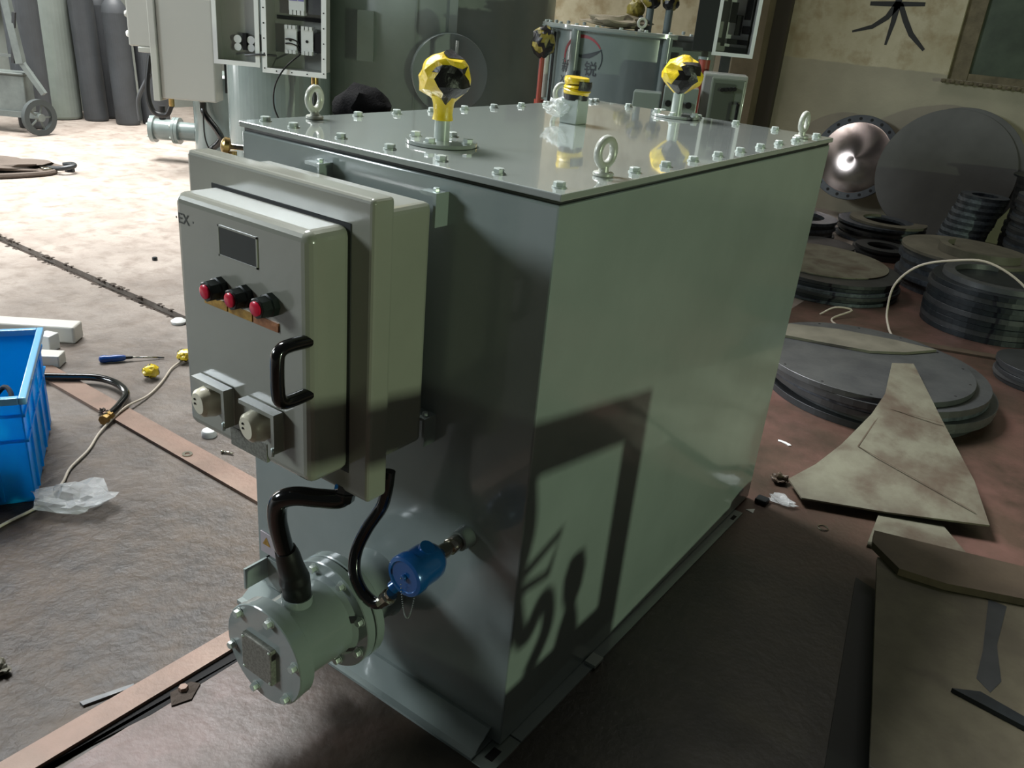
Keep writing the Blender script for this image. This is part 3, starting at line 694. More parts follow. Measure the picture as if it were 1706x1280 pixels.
def sub(mb, it=2):
    bm = bmesh.new(); me = bpy.data.meshes.new('t'); me.from_pydata(mb.v, [], mb.f); bm.from_mesh(me); bpy.data.meshes.remove(me)
    bmesh.ops.triangulate(bm, faces=bm.faces); o_ = MB(); return o_.bm(bm)
LA = math.radians(-90-40)
def ribbon(pts, ws):
    mb = MB(); n = len(pts); L = []; Rr = []
    for i in range(n):
        a = Vector(pts[max(0,i-1)]); b = Vector(pts[min(n-1,i+1)]); t = (b-a).normalized(); nn = Vector((-t.y,t.x))*ws[i]; p_ = Vector(pts[i])
        L.append((p_.x+nn.x,p_.y+nn.y,0)); Rr.append((p_.x-nn.x,p_.y-nn.y,0))
    return mb.add(L+Rr, [(i,i+1,n+i+1,n+i) for i in range(n-1)])
arc = [(math.cos(math.radians(d))*.130, math.sin(math.radians(d))*.11) for d in range(200, 29, -10)]
part('logo_arc', oncyl(ribbon(arc, [.003+.006*math.sin(math.pi*(i+.5)/len(arc)) for i in range(len(arc))]), R3+.0015, LA, 1.225), logo_red, t3, 'red arc of the logo', 0)
arc2 = [(math.cos(math.radians(d))*.130, math.sin(math.radians(d))*.11) for d in range(28, -31, -8)]
part('logo_arc', oncyl(ribbon(arc2, [.003]*len(arc2)), R3+.0015, LA, 1.225), logo_dark, t3, 'grey end of the logo arc', 0)
sw_ = [(-.04,.012),(0,.005),(.05,.012),(.09,.03),(.125,.05)]
part('logo_swoosh', oncyl(ribbon(sw_, [.002,.009,.013,.008,.001]), R3+.0022, LA, 1.225), logo_dark, t3, 'dark swoosh of the logo', 0)
for txt, size, x, y in (('新', .082, -.150, -.085), ('锐', .082, .025, -.085), ('XINRUI', .05, -.150, -.145)):
    tm = sub(text_mesh(txt, size, 'lettering', 1.35 if size < .06 else 1)); tm.xf(Matrix.Translation((x, y, 0)))
    part('lettering', oncyl(tm, R3+.0018, LA, 1.225), logo_dark, t3, None, 0)
# things standing on or by it
lgx = local('level_gauge', 'tall glass level gauge with red fittings at the left of the logo tank', 'level gauge', (T3[0]-.806*.51+.591*.22, T3[1]-.591*.51-.806*.22, 0), RZ)
part('tube', MB().cyl((0,0,.98),(0,0,1.34),.020,n=16), tube_glass, lgx)
part('guard_rod', MB().cyl((-.035,0,.96),(-.035,0,1.34),.008,n=8), steel_mid, lgx)
part('guard_rod', MB().cyl((.035,0,.96),(.035,0,1.34),.008,n=8), steel_mid, lgx)
part('lower_fitting', MB().cyl((-.02,0,.0),(-.02,0,.965),.03,n=16), red_pipe, lgx)
part('upper_fitting', MB().cyl((0,0,1.33),(0,0,1.355),.036,n=16), nickel, lgx)
part('bolt', MB().hexb((-.03,-.02,1.345),(0,-1,0),.012,.02), steel_bolt, lgx)
rpo = local('red_standpipe', 'dark red vertical pipe left of the level gauge on the logo tank', 'pipe', (-1.336, 3.066, 0), RZ)
part('pipe', MB().cyl((0,0,0),(0,0,1.28),.014,n=14), red_pipe, rpo)
ye, bl = crumple((0,0,1.285), .065, .085, 9.1, lambda d: noise.noise(d*22) > .02, .0)
part('tape_wrap', ye, yellow_old, rpo, 'dull yellow tape wrap', 25); part('black_tape', bl, black_tape, rpo, None, 25)
cl_ = crumpled_sheet((0,0,0), .12, 2.2, flat=.26, amp=.55, squash=(1.5,.8)); cl_.xf(Matrix.Translation((-1.14,3.52,1.388)) @ Matrix.Rotation(RZ,4,'Z'))
single('cloth_heap', cl_, cloth_m, 'crumpled dusty cloth heap lying on the logo tank lid', 'cloth', None, 40)
for i, (dx, lab) in enumerate(((.06,'dull taped post left of the pair on the logo tank lid'), (.17,'dull taped post right of the pair on the logo tank lid'))):
    q = local('taped_post', lab, 'sensor', (T3[0]+.806*dx+.591*.15, T3[1]+.591*dx-.806*.15, 1.388), RZ, 'taped posts on the logo tank')
    part('post', MB().cyl((0,0,0),(0,0,.13),.022,n=14), paint_old, q)
    ye, bl = crumple((0,0,.17), .048, .06, 3+i, lambda d: noise.noise(d*25+Vector((i,0,0))) > -.05, .0)
    part('tape_wrap', ye, yellow_old, q, None, 25); part('black_tape', bl, black_tape, q, None, 25)
q = local('small_taped_flag', 'small yellow and grey taped fitting behind the cloth heap', 'sensor', (-1.06,3.62,1.388), RZ)
part('post', MB().cyl((0,0,0),(0,0,.08),.02,n=12), paint_old, q)
part('tape_wrap', crumple((-.03,0,.11),.05,.05,6.6,lambda d: False)[0], yellow_old, q, None, 25)
c4 = local('open_white_cabinet', 'open white-rimmed cabinet with dark wiring at the right of the logo tank', 'cabinet', (-.475, 3.43, -.005), .50)
tray(c4, -.02, .195, 1.315, 1.66, .14, white_pl, panel_grey, rim=.018)
part('backplate', MB().box(.05,.17,.11,.125,1.36,1.6), contactor_m, c4)
for (a, b, c, d) in ((.055,.085,1.48,1.58),(.09,.12,1.42,1.52),(.13,.16,1.5,1.6),(.06,.165,1.375,1.40),(.13,.165,1.43,1.47)):
    part('relay', MB().box(a,b,.07,.112,c,d), black, c4)
part('open_leaf', MB().box(-.125,-.02,-.01,.02,1.33,1.66), gasket_m, c4)
part('post', MB().box(.05,.10,.14,.19,.007,1.5), steel_dark, c4)
q = local('red_standpipe', 'short red pipe below the open white-rimmed cabinet', 'pipe', (-.493, 3.351, 0), RZ)
part('pipe', MB().cyl((0,0,0),(0,0,1.29),.03,n=18), red_pipe, q)
part('cap', MB().cyl((0,0,1.285),(0,0,1.298),.036,n=18), paint_old, q)
c5 = local('far_control_box', 'grey control box with black handle beyond the far right end of the lid', 'control box', (-.337, 3.05, .05), .45)
part('rear_box', MB().rbox(-.01,.205,.0,.16,.86,1.19,.008,2), panel_grey, c5)
d5 = part('door', MB().rbox(.03,.195,-.05,.0,.88,1.175,.008,2), panel_dk, c5)
part('door_panel', MB().box(.05,.145,-.054,-.05,.90,1.15), pillar_dk2, d5)
part('handle', MB().tube([(.172,-.05,1.065),(.172,-.085,1.063),(.172,-.088,1.05),(.172,-.088,.99),(.172,-.085,.98),(.172,-.05,.978)], .008, 8, 3), gloss_black, d5)
for k in range(4): part('button', MB().cyl((.085+k*.02,-.054,1.12+.003*k),(.085+k*.02,-.066,1.12+.003*k),.010,n=10), black, d5)
part('leg', MB().box(.0,.03,.05,.09,-.047,.87), steel_dark, c5); part('leg', MB().box(.2,.23,.05,.09,-.047,.87), steel_dark, c5)
c6 = local('small_dark_box', 'low dark green junction box peeking over the lid behind the far wrapped sensor', 'junction box', (-.545, 2.92, .02), .45)
part('body', MB().rbox(-.10,.04,0,.14,.85,1.10,.006,2), paint_green, c6)
part('cover', MB().rbox(.05,.22,-.02,.12,.85,1.14,.006,2), paint_green, c6)
for k in range(3): part('button', MB().cyl((.08+k*.05,-.02,1.06),(.08+k*.05,-.035,1.06),.016,n=10), black, c6)
part('leg', MB().box(-.05,.0,.05,.1,-.017,.86), steel_dark, c6); part('leg', MB().box(.12,.17,.05,.1,-.017,.86), steel_dark, c6)

# --- person crouching behind the tank: only the dark hair shows above the lid
pr = thing('person', 'person crouching behind the tank, only the black hair visible above the lid', 'person', (-1.33, 1.70, 0))
def skin_body():
    J = {'pelvis':(0,0,.34,.13),'spine':(.03,-.05,.52,.14),'chest':(.06,-.10,.70,.145),'neck':(.08,-.13,.83,.055),'head0':(.09,-.14,.91,.075),'head1':(.09,-.14,.985,.085),
         'hl':(-.09,-.03,.32,.10),'kl':(-.02,-.42,.46,.065),'al':(-.10,-.22,.09,.045),'fl':(-.07,-.36,.03,.04),
         'hr':(.10,.02,.32,.10),'kr':(.30,-.30,.46,.065),'ar':(.16,-.14,.09,.045),'fr':(.24,-.26,.03,.04),
         'sl':(-.12,-.10,.72,.07),'el':(-.24,-.26,.54,.045),'wl':(-.10,-.44,.52,.03),'ml':(-.05,-.50,.52,.035),
         'sr':(.23,-.03,.72,.07),'er':(.36,-.14,.53,.045),'wr':(.28,-.36,.50,.03),'mr':(.26,-.43,.50,.035)}
    E_ = [('pelvis','spine'),('spine','chest'),('chest','neck'),('neck','head0'),('head0','head1'),('pelvis','hl'),('hl','kl'),('kl','al'),('al','fl'),
         ('pelvis','hr'),('hr','kr'),('kr','ar'),('ar','fr'),('chest','sl'),('sl','el'),('el','wl'),('wl','ml'),('chest','sr'),('sr','er'),('er','wr'),('wr','mr')]
    ks = list(J); me = bpy.data.meshes.new('body'); me.from_pydata([J[k][:3] for k in ks], [(ks.index(a),ks.index(b)) for a,b in E_], [])
    o = bpy.data.objects.new('body', me); COL.objects.link(o); md = o.modifiers.new('skin','SKIN')
    for i,k in enumerate(ks):
        me.skin_vertices[0].data[i].radius = (J[k][3],J[k][3]); me.skin_vertices[0].data[i].use_root = (k == 'pelvis')
    sb = o.modifiers.new('sub','SUBSURF'); sb.levels = 2; sb.render_levels = 2
    me.materials.append(cloth_dark); o.parent = pr; return o
skin_body()
face = MB().lathe([(.0,-.0),(.05,.01),(.07,.06),(.078,.12),(.07,.18),(.04,.215),(0,.225)], (-1.235,1.55,.86), (0,.12,1), 24)
fc = part('head', face, skin_m, pr)
part('nose', MB().lathe([(.012,0),(.009,.02),(0,.026)], (-1.235,1.475,.955), (0,-1,-.1), 8), skin_m, fc)
for sx in (-.03, .03): part('eye', MB().lathe([(.010,0),(0,.006)], (-1.235+sx,1.482,.975), (0,-1,0), 8), hole_m, fc)
for sx in (-.078, .078): part('ear', MB().lathe([(.02,-.006),(.022,.006),(0,.01)], (-1.235+sx,1.555,.965), (1 if sx>0 else -1,0,0), 10), skin_m, fc)
part('mouth', MB().box(-1.26,-1.21,1.487,1.49,.905,.912), red_pipe, fc)
bm = bmesh.new(); bmesh.ops.create_icosphere(bm, subdivisions=3, radius=1)
for q in bm.verts:
    d = q.co.normalized(); r = 1 + .16*noise.noise(d*2.2) + .06*noise.noise(d*7); 
    s_ = .55 if d.z < -.2 else 1
    q.co = Vector((-1.235+d.x*.118*r*(1.0), 1.575+d.y*.128*r, .985+d.z*(.112 if d.z > 0 else .11*s_)*r))
part('hair', MB().bm(bm), hair_m, pr, 'short black hair')
hands = [(-1.33-.05,1.70-.50,.52),(-1.33+.26,1.70-.43,.50)]
for hxx, hyy, hzz in hands:
    for k in range(4):
        o_ = MB().tube([(hxx-.02+k*.014,hyy,hzz),(hxx-.02+k*.014,hyy-.045-.008*(k in (1,2)),hzz),(hxx-.018+k*.013,hyy-.07-.01*(k in (1,2)),hzz-.02)], .008, 8, 3); part('finger', o_, skin_m, pr)
    part('thumb', MB().tube([(hxx+.025,hyy+.02,hzz),(hxx+.045,hyy-.01,hzz-.01),(hxx+.04,hyy-.04,hzz-.02)], .009, 8, 3), skin_m, pr)

# ================================================================== LEFT BACK: CYLINDERS, CART, STRAP
def gas(x, y, r, h, m, label, lean=0.0, ln=0.0):
    o = thing('gas_cylinder', label, 'gas cylinder', (x, y, 0), 0, 'gas cylinders along the left wall')
    part('shell', MB().lathe([(r*.96,0),(r,.02),(r,h-.12),(r*.9,h-.05),(r*.6,h-.005),(r*.35,h+.02),(r*.32,h+.05)], (x,y,.005), (0,0,1), 36), m, o)
    part('cap', MB().lathe([(r*.36,0),(r*.36,.09),(r*.2,.11),(0,.112)], (x,y,h+.05), (0,0,1), 20), m, o)
    o.rotation_euler = (lean, ln, 0); return o
gas(-7.0, 3.02, .15, 1.4, gas_cyl, 'dark gas cylinder standing right behind the push cart', .0, -.03)
gas(-7.46, 3.50, .20, 1.35, gas_pale, 'pale gas cylinder between the cart and the dark row', .0, -.02)
gas(-7.20, 3.73, .115, 1.25, gas_cyl, 'leftmost of the four dark gas cylinders standing together', .03, -.02)
gas(-7.33, 3.95, .115, 1.2, gas_cyl, 'second of the four dark gas cylinders, set back against the wall', .03, -.02)
gas(-6.88, 3.88, .115, 1.16, gas_cyl, 'frontmost dark gas cylinder of the four by the left wall', .03, -.02)
gas(-6.82, 4.16, .135, 1.14, gas_cyl, 'rightmost dark gas cylinder, partly behind the edge-on control box', .03, -.02)

ct = local('push_cart', 'grey steel push cart with spoked wheel at the far upper left edge', 'cart', (-6.57, 2.86, 0), RZ)
part('bin', MB().rbox(-.9,-.12,.0,.16,.18,.50,.01,2), cart_m, ct)
part('deck', MB().box(-.9,-.12,-.02,.19,.50,.52), cart_m, ct)
part('axle_beam', MB().box(-.9,-.02,-.02,.03,.14,.19), cart_m, ct)
def bar(mb, a, b, w_=.03): return mb.tube([a, b], w_, 4, 1)
part('handle_post', bar(MB(), (.05,0,.36), (-.13,.02,.62), .03), cart_m, ct)
part('handle_post', bar(MB(), (-.13,.02,.60), (-.24,.03,1.55), .045), cart_m, ct)
part('brace', bar(MB(), (-.12,.0,1.02), (-.2,.02,.60), .018), steel_dark, ct)
part('crossbar', bar(MB(), (-.9,.02,.66), (-.17,.02,.66), .015), cart_m, ct)
wh = part('wheel', MB().ring((-.02,-.03,.158),(.88,-.47,0),.110,.158,.045,32), tyre, ct)
part('hub', MB().cyl((-.02,-.03,.158),(.03,-.055,.158),.035,n=16), cart_m, wh)
for k in range(5):
    a = 2*math.pi*k/5; u_ = Vector((.47,.88,0)); part('spoke', bar(MB(), Vector((.0,-.04,.158)), Vector((.0,-.04,.158))+u_*math.cos(a)*.115+Vector((0,0,math.sin(a)*.115)), .009), cart_m, wh)
part('caster', MB().cyl((-.75,.05,.09),(-.75,.1,.09),.09,n=20), tyre, ct)

st = thing('webbing_sling', 'dark brown webbing sling with steel hook lying on the bright floor at left', 'sling', (-5.1, 2.0, 0))
q = crumpled_sheet((0,0,0), .17, 3.3, flat=.26, amp=.45, squash=(2.6,.9)); q.xf(Matrix.Translation((-5.33,1.83,.002)) @ Matrix.Rotation(.72,4,'Z'))
part('webbing', q, strap_m, st, None, 40)
part('rope', MB().tube([(-5.1,1.5,.02),(-4.99,1.75,.02),(-4.95,2.0,.02),(-4.98,2.12,.02)], .02, 8, 4), strap_m, st)
part('hook', MB().tube([(-5.12,2.08,.03),(-5.0,2.12,.04),(-4.93,2.16,.05),(-4.93,2.24,.06),(-5.0,2.26,.06),(-5.05,2.22,.05)], .018, 10, 4), steel_dark, st)
part('buckle', MB().rbox(-5.08,-4.98,2.04,2.1,.03,.05,.004,1), nickel, st)
single('floor_nut', MB().hexb((-5.02,2.25,0),(0,0,1),.035,.04), steel_black, 'dark nut alone on the bright floor above the webbing sling', 'nut')
single('floor_nut', MB().hexb((-2.69,1.45,0),(0,0,1),.014,.018), steel_black, 'tiny dark nut on the floor left of the control box', 'nut')

# ================================================================== LEFT FOREGROUND
# blue crate
cr = local('blue_crate', 'blue plastic storage crate at the left edge of the picture', 'crate', (-.803, -.165, 0), math.atan2(.281, -.45))
L_, B_, Hc = .53, .38, .345     # local +x runs along the visible end wall, +y away to the left of the frame
t = .004
cw = MB(); cw.box(0,L_,0,t,.0,Hc-.02).box(0,L_,B_-t,B_,0,Hc-.02).box(0,t,t,B_-t,0,Hc-.02).box(L_-t,L_,t,B_-t,0,Hc-.02).box(t,L_-t,t,B_-t,0,.01)
part('shell', cw, blue_pl, cr)
rm = MB(); r_ = .016
rm.rbox(-r_,L_+r_,-r_,t,Hc-.022,Hc,.003,2).rbox(-r_,L_+r_,B_-t,B_+r_,Hc-.022,Hc,.003,2).rbox(-r_,t,t,B_-t,Hc-.022,Hc,.003,2).rbox(L_-t,L_+r_,t,B_-t,Hc-.022,Hc,.003,2)
part('rim', rm, rim_lit, cr)
for zz in (.20, .28): part('rib', MB().box(-.006,L_+.006,-.006,0,zz,zz+.008).box(-.006,0,0,B_,zz,zz+.008), blue_pl, cr)
for xx in (.07, .19, .32, .44): part('rib', MB().box(xx,xx+.008,-.006,0,.01,Hc-.022), blue_pl, cr)
for yy in (.08, .2): part('rib', MB().box(-.006,0,yy,yy+.008,.01,Hc-.022), blue_pl, cr)
ang = math.atan2(.281, -.45); ca, sa = math.cos(ang), math.sin(ang)
def cl(x, y, z): return (-.803+ca*x-sa*y, -.165+sa*x+ca*y, z)
for i in range(4):
    pts = [cl(.12+.06*i+.05*math.cos(a+i), .12+.05*math.sin(a*1.0+i), .20+.03*math.sin(2*a+i)) for a in [k*.9 for k in range(7)]]
    single('cable_coil', MB().tube(pts, .008, 8, 4, True), (black, white_cable, gloss_black, steel_dark)[i],
           ('black cable loop in the blue crate','pale cable loop in the blue crate','glossy black cable loop in the blue crate','grey cable loop in the blue crate')[i], 'cable')
single('packing_box', MB().rbox(.04,.34,.03,.24,.0105,.165,.004,1).xf(Matrix.Translation((-.803,-.165,0)) @ Matrix.Rotation(ang,4,'Z')), steel_dark, 'dark parts box lying inside the blue crate', 'box')
# white profiles beyond the crate
ang2 = math.atan2(.25, .24)
ch_ = MB().rbox(-.62,.0,-.09,.0,0,.075,.01,3); ch_.xf(Matrix.Translation((-1.90,.60,0)) @ Matrix.Rotation(ang2-.12,4,'Z'))
single('white_channel', ch_, alu_white, 'long white metal channel lying behind the blue crate', 'channel')
b1 = MB().rbox(-.03,.03,-.03,.03,0,.07,.006,2); b1.xf(Matrix.Translation((-1.86,.43,0)) @ Matrix.Rotation(.4,4,'Z'))
single('white_block', b1, white_pl, 'small white block between channel and grey tray behind the crate', 'block')
b2 = MB().rbox(-.24,.0,-.07,.0,0,.05,.006,2); b2.xf(Matrix.Translation((-1.70,.415,0)) @ Matrix.Rotation(.72,4,'Z'))
single('grey_tray', b2, alu_white, 'short pale grey box section lying just beyond the crate rim', 'box section')
# flat bars on the floor
single('flat_bar', MB().box(-1.75,.0,.262,.345,0,.012), bar_rust, 'long flat steel bar running from behind the crate under the tank', 'flat bar')
fb2 = MB().prism([(.062,-1.2),(.128,-1.2),(.142,-.02),(.083,-.02)], .012)
single('flat_bar', fb2, bar_rust, 'rusty pink flat steel bar at lower left under the heater', 'flat bar')
single('chipped_edge', MB().prism([(.150,-.36,.003),(.185,-.38,.003),(.20,-.34,.003),(.175,-.30,.003),(.155,-.31,.003)], .004), groove_m, 'dark chipped spot at the plate edge beside the lower flat bar', 'chip')
single('floor_nut', MB().hexb((.163,-.335,.004),(0,0,1),.011,.012), bar_rust, 'rusty nut by the edge of the lower left flat bar', 'nut')
single('steel_sliver', MB().prism([(.03,-.50),(.045,-.50),(.075,-.40),(.066,-.395)], .006), steel_mid, 'thin steel sliver lying against the lower flat bar', 'scrap')
# black hose with brass ends
bh = thing('brass_ended_hose', 'short black hose with brass end curving out from behind the blue crate', 'hose', (-1.2, .3, 0))
part('hose', MB().tube([(-1.62,.20,.027),(-1.52,.30,.027),(-1.43,.385,.027),(-1.33,.41,.027),(-1.23,.385,.027),(-1.165,.32,.027),(-1.12,.255,.025)], .014, 12, 6), gloss_black, bh)
part('brass_end', MB().lathe([(.014,0),(.018,.004),(.018,.02),(.014,.022),(.014,.034),(.019,.036),(.019,.048)], (-1.125,.262,.022), (.5,-.87,-.02), 8), brass, bh)
# screwdriver
sd = thing('screwdriver', 'blue-handled screwdriver lying on the floor left of the control box', 'screwdriver', (-1.55,.58,0))
dv = Vector((.125,.206,0)).normalized(); p0 = Vector((-1.606,.496,.016))
part('grip', MB().lathe([(.004,0),(.013,.004),(.016,.02),(.013,.04),(.0145,.06),(.0125,.09),(.008,.1)], p0, dv, 16), sd_blue, sd)
part('ferrule', MB().cyl(p0+dv*.098, p0+dv*.125, .0075, .006, 12), black, sd)
part('shaft', MB().cyl(p0+dv*.123, p0+dv*.225+Vector((0,0,-.009)), .0035, n=8), nickel, sd)
part('tip', MB().cyl(p0+dv*.222+Vector((0,0,-.009)), p0+dv*.245+Vector((0,0,-.011)), .004, .002, 8), steel_black, sd)
# yellow plugs and white cable
for (x, y, r, sdn, lab) in ((-1.345,.56,.030,2.5,'crumpled yellow tape plug on the floor beside the white cable'),(-1.395,.745,.030,4.1,'yellow tape plug half hidden by the control box edge')):
    q = thing('tape_plug', lab, 'plug', (x,y,0))
    ye, bl = crumple((x,y,r*1.0), r, r*.85, sdn, lambda d: noise.noise(d*40) > .2, 0, .3)
    part('tape_wrap', ye, yellow, q, None, 25); part('black_tape', bl, black_tape, q, None, 25)
single('white_cable', MB().tube([(-1.40,.74,.01),(-1.36,.66,.008),(-1.27,.555,.008),(-1.20,.45,.008),(-1.145,.325,.020),(-1.06,.185,.008),(-.97,.09,.008),(-.90,-.01,.008),(-.83,-.075,.008),(-.765,-.17,.006),(-.74,-.29,.006),(-.70,-.42,.006)], .0042, 8, 6), white_cable, 'thin white cable wandering across the floor past the blue crate', 'cable')
bgm = crumpled_sheet((0,0,0), .075, 7.7, flat=.36, amp=.6, squash=(1.35,.85)); bgm.xf(Matrix.Translation((-.70,-.11,.0)) @ Matrix.Rotation(.75,4,'Z'))
single('plastic_bag', bgm, clear_film, 'crumpled clear plastic bag on the floor by the blue crate', 'bag', None, 0)
single('steel_washer', MB().ring((-.72,.288,.012),(0,0,1),.008,.017,.003,20), nickel, 'pale washer lying on the long flat bar', 'washer')
bo = thing('loose_screw', 'small loose screw on the floor beside the flat bar', 'screw', (-.64,.4,0))
part('shank', MB().cyl((-.665,.385,.006),(-.632,.402,.006),.004,n=8), nickel, bo); part('head', MB().cyl((-.668,.383,.006),(-.664,.385,.006),.0065,n=8), nickel, bo)
single('white_plug', MB().lathe([(.026,0),(.026,.016),(.022,.022),(0,.024)], (-.80,.43,0), (0,0,1), 24), white_pl, 'small white plastic plug under the lower left corner of the control box', 'plug')
single('white_plug', MB().lathe([(.03,0),(.034,.012),(.02,.022),(0,.024)], (-1.79,.985,0), (0,0,1), 24), white_pl, 'white plastic plug beside the floor groove, half behind the control box', 'plug')
q = crumpled_sheet((0,0,0), .022, 5.5, flat=.5, amp=.7); q.xf(Matrix.Translation((-.185,-.565,0)))
single('paper_scrap', q, steel_dust, 'crumpled greyish paper scrap at the lower left edge of the floor', 'scrap', None, 0)
q = crumpled_sheet((0,0,0), .014, 3.1, flat=.6, amp=.7); q.xf(Matrix.Translation((-1.19,.27,0)))
single('dirt_lump', q, strap_m, 'small dark dirt lump beside the long flat bar', 'debris', None, 0)

# ================================================================== RIGHT SIDE: DISCS, RINGS, SHEETS
def disc(c, r, h, n=56): return MB().lathe([(r-.001,0),(r,.001),(r,h-.001),(r-.001,h)], c, (0,0,1), n)
def stack(cx, cy, z0, specs, mat, name, label, group, cat='disc', jit=.012):
    z = z0
    for i, sp in enumerate(specs):
        r, h = sp[0], sp[1]; ri = sp[2] if len(sp) > 2 else 0; dx, dy = (sp[3], sp[4]) if len(sp) > 4 else (random.uniform(-jit,jit), random.uniform(-jit,jit))
        a = sp[5] if len(sp) > 5 else None
        c = (cx+dx, cy+dy, z+.0003)
        if ri: mb = MB().ring(c, (0,0,1), ri, r, h-.0006, 48, *(a if a else (0.0, None)))
        else: mb = disc(c, r, h-.0006)
        m_ = mat[i % len(mat)] if isinstance(mat, list) else mat
        lab = label[i] if isinstance(label, list) else label
        o = single(name, mb, m_, lab, cat, group, 30)
        z += h
    return z
Z0 = .003
# A: nearest big stack beside the tank
la = ['bottom plate of the big round stack beside the tank', 'second plate up in the big round stack beside the tank', 'third plate up in the big round stack beside the tank', 'fourth plate up in the big round stack beside the tank','fifth plate up in the big round stack beside the tank', 'smooth dark top plate of the big round stack beside the tank']
stack(.80, 2.70, Z0, [(.46,.03,0,.05,.02),(.47,.025,0,.085,.06),(.49,.028,0,.07,.05),(.48,.02,0,.045,.04),(.49,.03,0,.035,.03),(.46,.025,0,.0,.0)], [steel_dark,steel_mid,steel_mid,steel_blue,steel_mid,steel_mid], 'steel_disc', la, 'big round plates beside the tank')
for k in range(14):
    a = 2*math.pi*k/14+.1
    o = bpy.data.objects['steel_disc.005'] if 'steel_disc.005' in bpy.data.objects else None
    if o: part('bolt_hole', MB().cyl((.80+math.cos(a)*.435, 2.70+math.sin(a)*.435, .1595),(.80+math.cos(a)*.435, 2.70+math.sin(a)*.435, .1615),.006,n=8), hole_m, o)
lf = [(.30,2.60),(.42,2.66),(.62,2.72),(.80,2.78),(.93,2.90),(1.03,3.06),(.85,3.04),(.60,2.97),(.40,2.85),(.25,2.70)]
single('curved_offcut', MB().prism([(x,y,.162) for x,y in lf], .012), steel_dust, 'pointed leaf-shaped steel offcut lying on the big round stack', 'offcut')
# triangular offcut leaning on the stack
tri = [(.872,1.589,.03),(.952,1.492,.03),(1.20,1.60,.035),(1.491,1.739,.05),(1.40,1.95,.088),(1.22,2.28,.135),(1.007,2.659,.205),(.934,2.588,.205),(.985,2.31,.165),(.985,2.14,.135),(.955,1.89,.085),(.92,1.72,.055)]
to = single('triangular_offcut', MB().prism(tri, .006), sheet_m, 'dirty pale triangular steel sheet leaning on the big round stack', 'sheet', None, 20)
def line3(a, b, w_=.0022):
    a = Vector(a); b = Vector(b); n_ = Vector((-(b-a).y, (b-a).x, 0)).normalized()*w_
    return MB().add([a-n_, a+n_, b+n_, b-n_], [(0,1,2,3)])
def tz(x, y): return .03 + (y-1.5)*.157 + (x-.95)*(-.03) + .0095
for a, b in (((1.01,1.90),(1.012,2.22)),((1.012,2.22),(1.22,2.25)),((1.01,1.90),(1.44,1.77))):
    part('scribed_line', line3((a[0],a[1],tz(*a)),(b[0],b[1],tz(*b))), wood_brown, to, None, 0)
single('square_offcut', MB().prism([(1.17,1.72,Z0),(1.20,1.40,Z0),(1.46,1.56,Z0),(1.28,1.80,Z0)], .022), sheet_m, 'pale sheet corner lying under the triangular offcut', 'sheet')
# raised dirty board at lower right with plank across it
bd = [(1.262,1.19),(1.456,.386),(2.4,.45),(2.4,1.5)]
bo_ = single('dirty_board', MB().prism([(x,y,.095) for x,y in bd], .012), ply, 'large dirty board raised off the floor at the lower right corner', 'board')
cs = [(1.555,1.20),(1.60,1.20),(1.605,1.0),(1.635,.86),(1.62,.80),(1.585,.83),(1.58,.95),(1.57,1.05)]
part('dark_stain', MB().prism([(x,y,.1072) for x,y in cs], .0006), steel_dark, bo_, 'dark tar stain', 0)
single('wooden_bearer', MB().rbox(1.62,1.70,.45,1.2,Z0,.093,.004,1), wood_brown, 'wooden bearer under the dirty board at lower right', 'bearer')
single('wooden_bearer', MB().rbox(2.1,2.18,.5,1.3,Z0,.093,.004,1), wood_brown, 'second wooden bearer further right under the dirty board', 'bearer')
pk = [(1.222,1.29),(1.235,1.22),(1.33,1.135),(1.45,1.155),(1.635,1.235),(2.2,1.36),(2.2,1.56),(1.613,1.41)]
single('brown_plank', MB().prism([(x,y,.1085) for x,y in pk], .022), wood_brown, 'splintered brown plank lying across the dirty board', 'plank')
single('steel_angle', MB().prism([(1.545,.735,.1085),(1.72,.715,.1085),(1.9,.72,.1085),(1.9,.755,.1085),(1.70,.75,.1085),(1.60,.77,.1085)], .012), steel_black, 'dark pointed steel strip lying on the dirty board', 'strip')
single('shade_strip', MB().prism([(1.222,1.20,Z0),(1.30,.80,Z0),(1.372,.43,Z0),(1.45,.0,Z0),(1.6,.0,Z0),(1.50,.42,Z0),(1.36,1.15,Z0)], .006), gasket_m, 'black strip standing in for shade on the floor along the left edge of the dirty board', 'strip')  # flat black strip painting the shade beside the raised board
# B, C, D, E, G stacks
stack(.13, 4.33, Z0, [(.44,.02,0)]*5+[(.43,.022,0,.01,.02)], [steel_blue,steel_black,steel_dark], 'steel_disc', 'thin steel disc in the low stack just right of the tank edge', 'low disc stack near the tank edge', jit=.02)
stack(.05, 4.45, .1255, [(.42,.008,0,0,0)], sheet_m, 'steel_disc', 'dusty pale top disc of the low stack near the tank edge', None)
stack(.80, 5.03, Z0, [(.39,.03,.26)]*8, [steel_blue,steel_mid], 'steel_ring', 'flat steel ring in the wide ring stack behind the wire loop', 'wide ring stack', 'ring', .015)
stack(.80, 5.03, .244, [(.40,.02,0,0,0)], steel_dust, 'steel_disc', 'dusty disc capping the wide ring stack', None)
stack(1.07, 4.28, Z0, [(.335,.03,0)]*9, [steel_black,steel_dark,steel_black], 'steel_disc', 'dark disc in the thick black stack at the right edge', 'thick black disc stack', jit=.008)
o1 = MB().ring((.88,4.98,.2645),(0,0,1),.20,.25,.05,36,math.radians(150),math.radians(345)); single('half_ring', o1, steel_dust, 'half ring lying on the dusty capping disc', 'ring')
o1 = MB().ring((1.09,4.30,.2735),(0,0,1),.24,.30,.03,36,math.radians(100),math.radians(330)); single('half_ring', o1, steel_mid, 'half ring lying on the thick black stack', 'ring')
